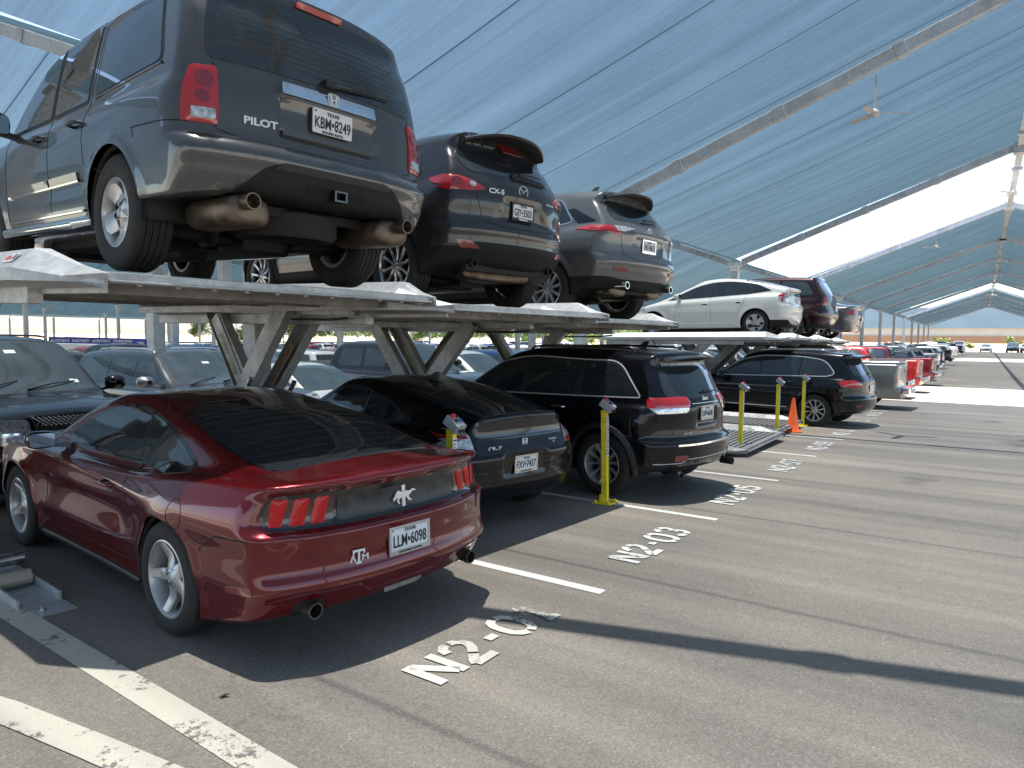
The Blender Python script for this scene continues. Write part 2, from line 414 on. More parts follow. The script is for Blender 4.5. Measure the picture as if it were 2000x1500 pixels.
    def both(s,name,poly,mat,parent=None,**k):
        return [s.patch(name,poly,pj,mat,parent,**k) for pj in('left','right')]
    def line(s,paths,proj,mat,parent=None,name='panel_gap',w=.006,off=.0015,h=None,mb=None,res=.03):
        """thin strips laid on the body (panel gaps, bright trim)"""
        own=mb is None; mb=mb or MB()
        for path in paths:
            q=[];
            for a,b in zip(path,path[1:]):
                n=max(1,int(math.hypot(b[0]-a[0],b[1]-a[1])/res))
                q+=[(a[0]+(b[0]-a[0])*i/n,a[1]+(b[1]-a[1])*i/n) for i in range(n)]
            q.append(path[-1]); P,G,ok=s.cast(q,proj)
            k=len(mb.v); m=len(P)
            T=np.gradient(P,axis=0); T/=np.linalg.norm(T,axis=1)[:,None]+1e-9; B=np.cross(T,G); B/=np.linalg.norm(B,axis=1)[:,None]+1e-9
            hh=h if h is not None else .0
            for i in range(m):
                for c in (P[i]-B[i]*w/2-G[i]*.003,P[i]-B[i]*w*.36+G[i]*(off+hh),P[i]+B[i]*w*.36+G[i]*(off+hh),P[i]+B[i]*w/2-G[i]*.003): mb.v.append(tuple(c))
            for i in range(m-1):
                if np.linalg.norm(P[i+1]-P[i])>.25: continue
                for j in range(3): a=k+i*4+j; mb.f.append((a,a+1,a+5,a+4))
        if own: return mb.build(name,mat,parent,auto=60)
    def pt(s,u,v,proj,off=0):
        P,G,_=s.cast([(u,v)],proj); return P[0]+G[0]*off,G[0]
    def place_text(s,txt,u,v,proj,size,mat,parent,name='badge',off=.004,up=(0,0,1),**k):
        P,G=s.pt(u,v,proj,off); up=Vector(up); n=Vector(G)
        x=up.cross(n); return text(txt,size,mat,parent,frameM(P,x,up),name=name,**k)
def biggest(fs):
    par={}
    def fd(a):
        while par.setdefault(a,a)!=a: a=par[a]
        return a
    for f in fs:
        for q in f[1:]: par[fd(q)]=fd(f[0])
    g={}
    for f in fs: g.setdefault(fd(f[0]),[]).append(f)
    return max(g.values(),key=len)
def dens(poly,res):
    o=[]
    for a,b in zip(poly,list(poly[1:])+[poly[0]]):
        n=max(1,int(math.hypot(b[0]-a[0],b[1]-a[1])/res)); o+=[(a[0]+(b[0]-a[0])*i/n,a[1]+(b[1]-a[1])*i/n) for i in range(n)]
    return o
def inside(p,poly):
    x,y=p;c=False;j=len(poly)-1
    for i in range(len(poly)):
        xi,yi=poly[i];xj,yj=poly[j]
        if (yi>y)!=(yj>y) and x<(xj-xi)*(y-yi)/(yj-yi)+xi:c=not c
        j=i
    return c
def dist_edge(p,poly):
    m=9e9
    for a,b in zip(poly,list(poly[1:])+[poly[0]]):
        dx,dy=b[0]-a[0],b[1]-a[1];l=dx*dx+dy*dy+1e-12;t=max(0,min(1,((p[0]-a[0])*dx+(p[1]-a[1])*dy)/l))
        m=min(m,math.hypot(p[0]-a[0]-t*dx,p[1]-a[1]-t*dy))
    return m
def rp(pts,r=.04,n=5):
    """round the corners of a polygon; a point may carry its own radius"""
    o=[];N_=len(pts)
    for i in range(N_):
        p=pts[i];rr=p[2] if len(p)>2 else r;a=Vector(pts[i-1][:2]);b=Vector(p[:2]);c=Vector(pts[(i+1)%N_][:2])
        if rr<=0: o.append(tuple(b)); continue
        d1=(a-b);d2=(c-b);rr=min(rr,d1.length*.48,d2.length*.48);s_=b+d1.normalized()*rr;e=b+d2.normalized()*rr
        for k in range(n+1): t=k/n; q=s_*(1-t)**2+b*2*t*(1-t)+e*t*t; o.append(tuple(q))
    return o
def grow(poly,d):
    """offset an outline outwards"""
    n=len(poly); ar=sum(poly[i][0]*poly[(i+1)%n][1]-poly[(i+1)%n][0]*poly[i][1] for i in range(n)); sg=1 if ar>0 else -1; o=[]
    for i in range(n):
        a=Vector(poly[i-1]);b=Vector(poly[i]);c=Vector(poly[(i+1)%n]); t=((b-a).normalized()+(c-b).normalized())
        if t.length<1e-6: t=(b-a)
        t.normalize(); o.append((b.x+t.y*sg*d,b.y-t.x*sg*d))
    return o
def mir(poly): return [(-a,b) for a,b in poly]
# ---------------------------------------------------------------- wheels
_wh={}
def wheel_mesh(style,R_,rr,w,low=False):
    """axis along y, outer face at +y"""
    key=(style,R_,rr,w,low)
    if key in _wh: return _wh[key]
    n=40 if low else 72; h=w/2
    prof=[(rr*.985,h*.80),(rr+.006,h*.93),(rr+.02,h*.98),(rr+(R_-rr)*.45,h*1.02),(R_-.035,h*.97),(R_-.012,h*.86),(R_-.001,h*.70)]
    if not low:
        for k in range(4):
            c=h*(.5-.33*k); prof+=[(R_,c+.017),(R_,c+.004),(R_-.009,c+.003),(R_-.009,c-.003),(R_,c-.004)]
    prof+=[(R_,-h*.7),(R_-.012,-h*.86),(R_-.035,-h*.97),(rr+.03,-h),(rr,-h*.9)]
    ty=MB().lathe(prof,n,'y'); 
    if not low:   # shoulder blocks
        for k in range(n):
            t=2*math.pi*k/n
            for s_ in(1,-1):
                c,s2=math.cos(t),math.sin(t); a=(c*(R_-.0),s_*h*.74,s2*(R_)) 
                ty.bar((c*(R_-.004),s_*h*.66,s2*(R_-.004)),(c*(R_-.028),s_*h*.90,s2*(R_-.028)),.011,.011,(c,0,s2))
    t_=ty.build('tyre',RUBBER,None,auto=40,fix=False); tm=t_.data; bpy.data.objects.remove(t_)
    bmx=bmesh.new();bmx.from_mesh(tm);bmesh.ops.recalc_face_normals(bmx,faces=bmx.faces);bmx.to_mesh(tm);bmx.free()
    dark=ALLOYD; metal=ALLOY
    rim=MB().lathe([(rr+.004,h*.90),(rr-.006,h*.93),(rr-.014,h*.86),(rr-.02,h*.70),(rr-.03,h*.1),(rr-.03,-h*.85),(rr+.002,-h*.9)],n,'y')
    fo=h*.72 # spoke face plane
    S={'five':(5,.080,.062,0),'fivebroad':(5,.10,.165,0),'double':(5,.09,.11,1),'ten':(10,.028,.040,0),'vee':(5,.05,.16,1),'tri':(5,.07,.16,0),'six':(6,.06,.05,0)}[style]
    cnt,w0,w1,split=S
    for k in range(cnt):
        th=2*math.pi*k/cnt+math.pi/2; er=Vector((math.cos(th),0,math.sin(th))); et=Vector((-math.sin(th),0,math.cos(th)))
        arms=[(0,0,w0,w1)] if not split else [(-.022,-(w1/2-.008),w0*.42,w1*.30),(.022,(w1/2-.008),w0*.42,w1*.30)]
        for (o0,o1,a0,a1) in arms:
            q=[]; m=7
            for i in range(m):
                t=i/(m-1); r=.035+(rr-.018-.035)*t; o=o0+(o1-o0)*t; ww=(a0+(a1-a0)*t**1.3)*(1+(.9*(1-t)**3 if style=='fivebroad' else .35*(1-t)**3))
                yy=fo-.030*math.sin(math.pi*min(1,t*1.05))*(1.0 if style!='ten' else .5)+(.012*t)
                c=er*r+et*o
                for (u,dy) in((-.5,-.045),(-.5,-.010),(-.32,0.0),(.32,0.0),(.5,-.010),(.5,-.045)): p=c+et*ww*u; q.append((p.x,yy+dy,p.z))
            kk=len(rim.v); rim.v+=q
            for i in range(m-1):
                for j in range(5): a=kk+i*6+j; rim.f.append((a,a+1,a+7,a+6))
    rim.lathe([(.0,fo+.004),(.024,fo+.004),(.032,fo-.002),(.034,fo-.02),(.075,fo-.03),(.078,fo-.06)],28,'y')
    for k in range(5):
        t=2*math.pi*(k+.5)/5+math.pi/2; rim.lathe([(0,fo-.006),(.009,fo-.006),(.011,fo-.03)],6,'y',(.054*math.cos(t),0,.054*math.sin(t)))
    o=rim.build('wheel',metal,None,auto=35); rm=o.data; bpy.data.objects.remove(o)
    dk=MB().lathe([(0,h*.15),(.06,h*.18),(.062,h*.02),(rr*.62,0),(rr*.63,-.02),(rr-.035,-.05)],36,'y')
    o=dk.build('brake_disc',UNDER,None,auto=40); dm=o.data; bpy.data.objects.remove(o)
    _wh[key]=(rm,tm,dm); return _wh[key]
def wheels(root,c,style,rr,w=.235,mat=None,inset=.02,low=False,rot=0):
    rm,tm,dm=wheel_mesh(style,c.tr,rr,w,low)
    if mat is not None and rm.materials[0]!=mat: rm=MESHV(rm,{'alloy_silver':mat})
    for xc in(0,c.wb):
        for sd in(1,-1):
            a=link(bpy.data.objects.new('wheel',rm),root); y=(float(c.W(xc))-w/2-inset)*sd
            a.location=(xc,y,c.tr); a.rotation_euler=(0,rot+random.random()*1.2,0 if sd>0 else math.pi)
            link(bpy.data.objects.new('tyre',tm),a)
            if not low: link(bpy.data.objects.new('brake_disc',dm),a)
# ---------------------------------------------------------------- small parts
def plate(root,c,u,v,txt,name='licence_plate',top='TEXAS',foot=None,frame=None,x=None,tilt=.06,w=.305,h=.153,detail=True):
    P,G=c.pt(u,v,'rear',.014)
    if x is not None: P=np.array([x,u,v])
    up=Vector((math.sin(tilt),0,math.cos(tilt))); M=frameM(P,(0,-1,0),up)
    mb=MB().prism(rp([(-w/2,-h/2),(w/2,-h/2),(w/2,h/2),(-w/2,h/2)],.012,3),-.010,0); o=mb.build(name,WHITEP,root); o.data.transform(M)
    if frame:
        f=MB()
        t=.011
        f.box((-w/2-.008,-h/2-.01,-.006),(w/2+.008,-h/2+.016,.005)); f.box((-w/2-.008,h/2-.012,-.006),(w/2+.008,h/2+.006,.005))
        f.box((-w/2-.008,-h/2+.016,-.006),(-w/2+.006,h/2-.012,.005)); f.box((w/2-.006,-h/2+.016,-.006),(w/2+.008,h/2-.012,.005))
        q=f.build('plate_frame',frame,o); q.data.transform(M)
        if foot: text(foot,.017,INKB if frame is ALLOY or frame is CHROME else CHROME,o,M@Matrix.Translation((0,-h/2+.003,.006)),name='lettering',sx=1.1)
    if detail:
        text(txt,.098,INK,o,M@Matrix.Translation((0,-.012,.001)),sx=.66,bold=.0018,name='plate_number',ext=.001)
        text(top,.032,INK,o,M@Matrix.Translation((0,.052,.001)),sx=1.0,bold=.001,name='state_name',ext=.001)
        st=[]
        for k in range(10):
            a=math.pi/2+k*math.pi/5; r=.014 if k%2==0 else .0055; st.append((-.132+r*.7*math.cos(a),.060+r*.7*math.sin(a)))
        q=MB().prism(st,0,.0015).build('plate_star',INK,o); q.data.transform(M)
        q=MB()
        st=[]
        for k in range(10):
            a=math.pi/2+k*math.pi/5; r=.010 if k%2==0 else .0045; st.append((-.008+r*math.cos(a),-.012+r*math.sin(a)))
    return o
def tube_part(name,pts,r,mat,parent,n=14): return MB().tube(pts,r,n).build(name,mat,parent,auto=40)
def exhaust_tip(root,x,y,z,r=.045,l=.14,mat=None,d=(-1,0,0)):
    mb=MB(); d=Vector(d).normalized()
    ax=[(r*.92,l),(r,0.01),(r,0),(r*.84,0),(r*.82,l*.9),(0,l*.9)]
    mb.lathe([(a,b) for a,b in ax],26,'x'); o=mb.build('exhaust_tip',mat or ALLOY,root,auto=40); o.location=(x,y,z); return o
def muffler(root,c,l,w,h,mat=None):
    mb=MB(); n=24
    for i,(t,s_) in enumerate([(-.5,.55),(-.48,.86),(-.42,1),(.42,1),(.48,.86),(.5,.55)]):
        for j in range(n):
            a=2*math.pi*j/n; ca,sa=math.cos(a),math.sin(a); ca=math.copysign(abs(ca)**.7,ca); sa=math.copysign(abs(sa)**.8,sa)
            mb.v.append((c[0]+l*t,c[1]+w/2*s_*ca,c[2]+h/2*s_*sa))
    for i in range(5):
        for j in range(n): mb.f.append((i*n+j,i*n+(j+1)%n,(i+1)*n+(j+1)%n,(i+1)*n+j))
    mb.f.append(tuple(range(n))); mb.f.append(tuple(5*n+j for j in range(n)))
    return mb.build('muffler',mat or RUST,root,auto=50)
def mirror(root,x,y,z,mat,w=.22,h=.15,cap=None,front=False):
    out=[]
    for sd in(1,-1):
        mb=MB();n=14
        for (dx,sx,sz) in((-.035,.80,.80),(-.03,.93,.93),(0.0,1,1),(.05,.96,.95),(.10,.72,.70),(.13,.3,.3)):
            for j in range(n):
                a=2*math.pi*j/n; ca,sa=math.cos(a),math.sin(a); ca=math.copysign(abs(ca)**.62,ca); sa=math.copysign(abs(sa)**.7,sa)
                mb.v.append((x+dx,sd*(y+w/2+w/2*sx*ca),z+h/2*sz*sa))
        for i in range(5):
            for j in range(n): mb.f.append((i*n+j,i*n+(j+1)%n,(i+1)*n+(j+1)%n,(i+1)*n+j))
        mb.f.append(tuple(range(n)))
        mb.bar((x+.04,sd*(y-.10),z-h*.42),(x+.05,sd*(y+.08),z-h*.28),.10,.035)
        o=mb.build('side_mirror',cap or mat,root,auto=50)
        g=MB().prism(rp([(sd*(y+w*.08),z-h*.37),(sd*(y+w*.92),z-h*.37),(sd*(y+w*.92),z+h*.37),(sd*(y+w*.08),z+h*.37)],.03,3),x-.039,x-.0365,'yz').build('mirror_glass',simple('mirror_glass',(.5,.55,.56),.02,1.0),o)
        out.append(o)
    return out
def handles(root,c,xs,z,mat,l=.19,fit=None):
    for x,zz in (xs if isinstance(xs[0],tuple) else [(q,z) for q in xs]):
        for pj,sd in(('left',1),('right',-1)):
            P,G=c.pt(x,zz,pj); mb=MB().tube([(x-l/2,P[1]-.005*sd,zz),(x-l*.42,P[1]+.030*sd,zz+.003),(x,P[1]+.036*sd,zz+.006),(x+l*.42,P[1]+.030*sd,zz+.003),(x+l/2,P[1]-.005*sd,zz)],[.010,.013,.0145,.013,.010],10)
            mb.build('door_handle',mat,root,auto=50)
            c.patch('handle_recess',rp([(x-.06,zz-.035),(x+.06,zz-.035),(x+.06,zz+.03),(x-.06,zz+.03)],.03),pj,GLOSSB if mat!=GAP else BLACK,root,off=.0012,depth=.002,res=.03)
def wiper(root,c,a,b,mat=None,proj='rear',arm=True):
    P,G=c.pt(*a,proj,.03);Q,H=c.pt(*b,proj,.03)
    mb=MB().tube([P,(np.array(P)*.5+np.array(Q)*.5)+G*.012,Q],[.013,.009,.006],8)
    return mb.build('wiper',mat or BLACK,root,auto=50)
def setpose(root,p,h,pi=0,roll=0):
    root.location=p; root.rotation_euler=(roll,-pi,h)
# ================================================================= the cars
def make_coupe():
    c=Car(wb=2.72,tr=.345,arch=.385,botz=.17,
      top=[(-1.15,.90),(-1.06,1.0),(-.85,1.025),(-.65,1.045),(-.4,1.105),(-.1,1.195),(.15,1.26),(.5,1.315),(.85,1.364),(1.15,1.381),(1.45,1.37),(1.72,1.315),(2.1,1.14),(2.42,.985),(2.7,.95),(3.1,.92),(3.4,.86),(3.7,.7)],
      deck=[(-1.2,1.02),(-1.0,1.03),(-.6,1.02),(-.2,1.0),(.25,.965),(.7,.925),(1.3,.915),(2.0,.92),(2.5,.925),(3.0,.90),(3.35,.83),(3.7,.68)],
      plan=[(-1.25,.86),(-.95,.90),(-.5,.945),(-.05,.96),(.5,.93),(1.2,.915),(2.0,.915),(2.7,.945),(3.1,.93),(3.5,.86),(3.8,.75)],
      sec=[(.1,.93),(.22,.955),(.35,.965),(.48,.99),(.62,.985),(.74,1.0),(.86,.975),(.95,.93),(1.05,.87),(1.2,.8)],
      rear=[(.1,-.86),(.2,-.93),(.30,-1.03),(.40,-1.09),(.46,-1.13),(.56,-1.10),(.68,-1.095),(.735,-1.10),(.77,-1.045),(.81,-1.025),(.93,-1.02),(.968,-1.055),(.995,-1.095),(1.025,-1.10),(1.06,-1.05),(1.2,-.8)],
      front=[(.15,3.5),(.3,3.62),(.5,3.66),(.65,3.64),(.8,3.55),(.95,3.3),(1.4,2.7)],
      green=[(-1.2,.66),(-.7,.73),(-.2,.775),(.4,.785),(1.0,.775),(1.8,.785),(2.4,.80),(2.8,.8)],tum=.42,gk=.15,
      kc=.04,kb=.07,kg=.08,ke=.08,pr=.20,pf=.42,pp=2.6,flare=.014,crownl=.02,bot=[(-1.4,.285),(-.9,.27),(-.55,.21),(-.3,.17),(4,.17)],
      sculpt=lambda x,z:.020*np.exp(-((z-(.80+.03*x))/.035)**2)*sstep(.0,.5,x)*(1-sstep(2.3,2.7,x))-.022*np.exp(-((z-.60)/.12)**2)*sstep(.45,.8,x)*(1-sstep(2.0,2.4,x))+.028*np.exp(-((x+.02)/.55)**2)*np.exp(-((z-.80)/.12)**2))
    r=thing('sports_coupe','dark red fastback coupe parked under the nearest raised platform','car')
    PM=paint('paint_dark_red',(.125,.003,.006),.4,.24,.04,coat=1.0)
    b=c.body((230,96,70),PM,r,trim=lambda x,y,z:.245-z-.0*x-(.05)*(np.abs(x)<.5)+ (-.2)*(np.abs(x)>.55)*(np.abs(x-2.72)>.55)*(x<0))
    # glass
    rg=rp([(-.66,-.60,.08),(-.66,.60,.08),(-.1,.655,.2),(.42,.60,.10),(.56,.40,.12),(.60,0,.2),(.56,-.40,.12),(.42,-.60,.10),(-.1,-.655,.2)],.1)
    c.patch('window_seal',grow(rg,.018),'top',GLOSSB,r,off=.002,depth=.004,res=.07)
    o=c.patch('rear_window',rg,'top',GLASS,r,off=.005,depth=.004,res=.07)
    c.line([[(x,-.55),(x,.55)] for x in np.linspace(-.50,.34,10)],'top',simple('heater_line',(.05,.035,.025),.5),o,name='heater_lines',w=.004,off=.0065)
    sw=rp([(-.08,1.005,.03),(.14,1.10,.06),(.50,1.20,.15),(.95,1.272,.2),(1.3,1.268,.2),(1.62,1.19,.1),(1.98,.995,.02),(1.9,.962,.02),(.9,.955,.05),(.15,.972,.02)],.05)
    c.both('window_seal',grow(sw,.020),GLOSSB,r,off=.002,depth=.004,res=.06)
    c.both('side_window',sw,GLASS,r,off=.005,depth=.004,res=.06)
    for pj in('left','right'): c.line([[(.70,.955),(.82,1.258)]],pj,GLOSSB,r,name='window_pillar',w=.030,off=.007)
    ws=rp([(1.72,-.52,.1),(1.72,.52,.1),(2.36,.66,.08),(2.42,0,.3),(2.36,-.66,.08)],.1); c.patch('windshield',ws,'top',GLASS,r,off=.004,res=.08)
    # tail panel and lamps
    tp=rp([(-.81,.765,.05),(.81,.765,.05),(.845,.86,.06),(.78,.958,.06),(-.78,.958,.06),(-.845,.86,.06)],.05)
    tpn=c.patch('tail_panel',tp,'rear',GLOSSB,r,off=.003,depth=.01,res=.04)
    mud=simple('dusty_black',(.026,.027,.027),.4,var=.9,scale=12)
    c.patch('centre_panel',rp([(-.46,.782),(.46,.782),(.44,.945),(-.44,.945)],.02),'rear',mud,tpn,off=.007,depth=.008,res=.05)
    for sd in(1,-1):
        lm=c.patch('tail_light',rp([(sd*.48,.780,.02),(sd*.80,.780,.05),(sd*.825,.86,.04),(sd*.765,.948,.04),(sd*.46,.948,.02)],.03),'rear',simple('lamp_smoked',(.05,.008,.008),.2,coat=1),r,off=.006,depth=.01,res=.035)
        for k in range(3):
            u=.505+k*.104; p=[(sd*(u+.026),.786),(sd*(u+.100 if k<2 else u+.086),.786),(sd*(u+.062),.942),(sd*(u-.014),.942)]
            c.patch('lamp_bar',rp(p,.012,3),'rear',REDG,lm,off=.010,depth=.012,res=.022,bulge=.012)
    # horse emblem on an upright bar
    P,G=c.pt(0,.855,'rear',.012); M=frameM(P,(0,-1,0),(0.05,0,1))
    H=[(-.075,.000),(-.088,-.012),(-.080,-.026),(-.066,-.012),(-.052,-.006),(-.058,-.030),(-.040,-.048),(-.034,-.040),(-.046,-.028),(-.034,-.012),(-.006,-.016),(.014,-.010),(.030,-.032),(.056,-.040),(.060,-.032),(.040,-.022),(.036,-.006),(.052,.006),(.070,.020),(.092,.014),(.088,.024),(.066,.032),(.044,.022),(.020,.026),(-.012,.020),(-.034,.030),(-.050,.034),(-.062,.022)]
    q=MB().prism(H,0,.012).build('horse_emblem',simple('emblem_silver',(.75,.77,.8),.25,.6),tpn); q.data.transform(M)
    q=MB().box((-.013,.020,-.002),(.013,.062,.006)).box((-.013,-.066,-.002),(.013,-.012,.006)).build('emblem_bar',MATS['emblem_silver'],q); q.data.transform(M)
    plate(r,c,0,.615,'LLM\u20226098',foot='NORTHSIDE MOTORS',frame=ALLOY,tilt=.02)
    P,G=c.pt(.36,.575,'rear',.006); M=frameM(P,(-G[1],G[0],0),(0,0,1))@Matrix.Scale(.85,4); lb=MB()
    lb.box((-.020,-.050,0),(.020,-.036,.005)).box((-.008,-.036,0),(.008,.030,.005)).box((-.046,.030,0),(.046,.046,.005)).box((-.046,.016,0),(-.034,.030,.005)).box((.034,.016,0),(.046,.030,.005))
    for sg in(-1,): lb.bar((-.062,-.030,.002),(-.044,.012,.002),.009,.004).bar((-.026,-.030,.002),(-.044,.012,.002),.009,.004).bar((-.056,-.014,.002),(-.032,-.014,.002),.007,.004).bar((-.068,-.032,.002),(-.056,-.032,.002),.007,.004).bar((-.032,-.032,.002),(-.020,-.032,.002),.007,.004)
    lb.bar((.028,-.032,.002),(.028,.010,.002),.009,.004).bar((.068,-.032,.002),(.068,.010,.002),.009,.004).bar((.028,.010,.002),(.048,-.012,.002),.009,.004).bar((.068,.010,.002),(.048,-.012,.002),.009,.004)
    q=lb.build('badge',simple('badge_white',(.75,.75,.76),.3,.3),r); q.data.transform(M)
    # lower valance, reflector, exhausts
    lv0=rp([(-.80,.205,.02),(.80,.205,.02),(.80,.30,.02),(.70,.385,.03),(.38,.372,.05),(.28,.30,.04),(-.28,.30,.04),(-.38,.372,.05),(-.70,.385,.03),(-.80,.30,.02)],.03)
    c.line([[(-.84,.40),(-.70,.425),(-.36,.415),(-.26,.345),(.26,.345),(.36,.415),(.70,.425),(.84,.40)]],'rear',PM,r,name='bumper_crease',w=.022,off=.010)
    c.patch('reverse_light',rp([(-.13,.295),(.13,.295),(.15,.335),(-.15,.335)],.015),'rear',simple('lamp_clear_dull',(.30,.30,.30),.3,coat=.5,var=.3),r,off=.012)
    for sd in(1,-1):
        c.patch('exhaust_recess',rp([(sd*.53,.285),(sd*.70,.285),(sd*.70,.375),(sd*.54,.38)],.04),'rear',BLACK,r,off=.003,depth=.01,res=.03)
        exhaust_tip(r,-1.045,sd*.615,.325,.044,.16,simple('sooty_steel',(.10,.095,.09),.35,.8))
    # gaps
    for pj in('left','right'):
        c.line([[(2.10,.90),(2.12,.6),(2.10,.33)],[(.60,.95),(.54,.75),(.46,.55),(.52,.33)],[(.52,.33),(2.10,.30)],[(-.86,.73),(-.60,.72),(-.42,.62)],[(-.42,.62),(-.42,.60)]],pj,GAP,r,w=.010)
        c.line([[(-.20+.075*math.cos(t),.78+.085*math.sin(t)) for t in np.linspace(0,2*math.pi,25)]],pj,GAP,r,name='fuel_door_gap',w=.005)
        c.patch('reflector',rp([(-.88,.44),(-.66,.42),(-.66,.455),(-.88,.485)],.012),pj,DRED,r,off=.004)
        c.line([[(.45,.2),(2.25,.2)]],pj,BLACK,r,name='sill_trim',w=.07,off=.012)
    c.line([[(-.86,-.70),(-.70,-.70),(-.69,0),(-.70,.70),(-.86,.70)]],'top',GAP,r,w=.008)
    c.line([[(-.76,.975),(.76,.975)]],'rear',GAP,r,w=.006)
    handles(r,c,[(.86,.80)],0,PM,.20)
    mirror(r,1.86,.90,1.0,PM,.20,.135,cap=GLOSSB)
    c.patch('hood_scoop',rp([(2.55,-.4),(2.55,.4),(3.3,.3),(3.3,-.3)],.1),'top',PM,r,off=.012,res=.1)
    wheels(r,c,'five',.232,.235,None,.012)
    MB().box((-.25,-.72,.19),(3.0,.72,.22)).build('floor_pan',UNDER,r)
    c.line([[(.62,-.42),(.62,.42)]],'top',GLOSSB,r,name='brake_light',w=.02,off=.004)
    return r
def suv_base(r,c,pm,glassm=GLASS,res=(190,60,56),trim=None):
    b=c.body(res,pm,r,trim=trim); MB().box((-.12,-.78,c.botz+.02),(c.x1()-.35,.82,c.botz+.06)).build('floor_pan',UNDER,r); return b
def underside(r,c,y,z0=.2,spare=False,cans=(),axle=True):
    bx=MB().box((.42,-.60,c.botz-.06),(2.45,.60,c.botz+.10)).box((.9,-.12,c.botz-.12),(2.3,.12,c.botz)).box((2.5,-.45,c.botz-.10),(3.2,.45,c.botz+.1)); bevel(bx.build('underbody_tray',UNDER,r),.03)
    mb=MB()
    if axle: mb.tube([(0,-.75,c.tr-.06),(0,-.3,c.tr-.1),(0,.3,c.tr-.1),(0,.75,c.tr-.06)],.045,10)
    mb.box((-.18,-.16,c.tr-.16),(.2,.16,c.tr+.02)); 
    for s_ in(1,-1):
        mb.bar((0,s_*.68,c.tr-.09),(.55,s_*.5,c.tr+.02),.07,.05); mb.bar((0.02,s_*.62,c.tr-.1),(-.12,s_*.2,c.tr-.02),.06,.05); mb.tube([(.12,s_*.6,c.tr-.05),(.10,s_*.56,c.tr+.3)],.05,10)
        mb.tube([(-.1,s_*.6,c.tr-.06),(-.14,s_*.55,c.tr+.32)],.028,8)
    for q in (-.45,-.72): mb.bar((q,-.62,z0+.09),(q,.62,z0+.09),.07,.06)
    mb.build('rear_suspension',UNDER,r,auto=50)
    if spare:
        MB().lathe([(.0,.07),(.12,.06),(.20,.05),(.24,.0),(.33,-.02),(.365,.02),(.365,.14),(.3,.17),(0,.17)],36,'z',(-.46,0,z0-.04)).build('spare_wheel',RUBBER,r,auto=50)
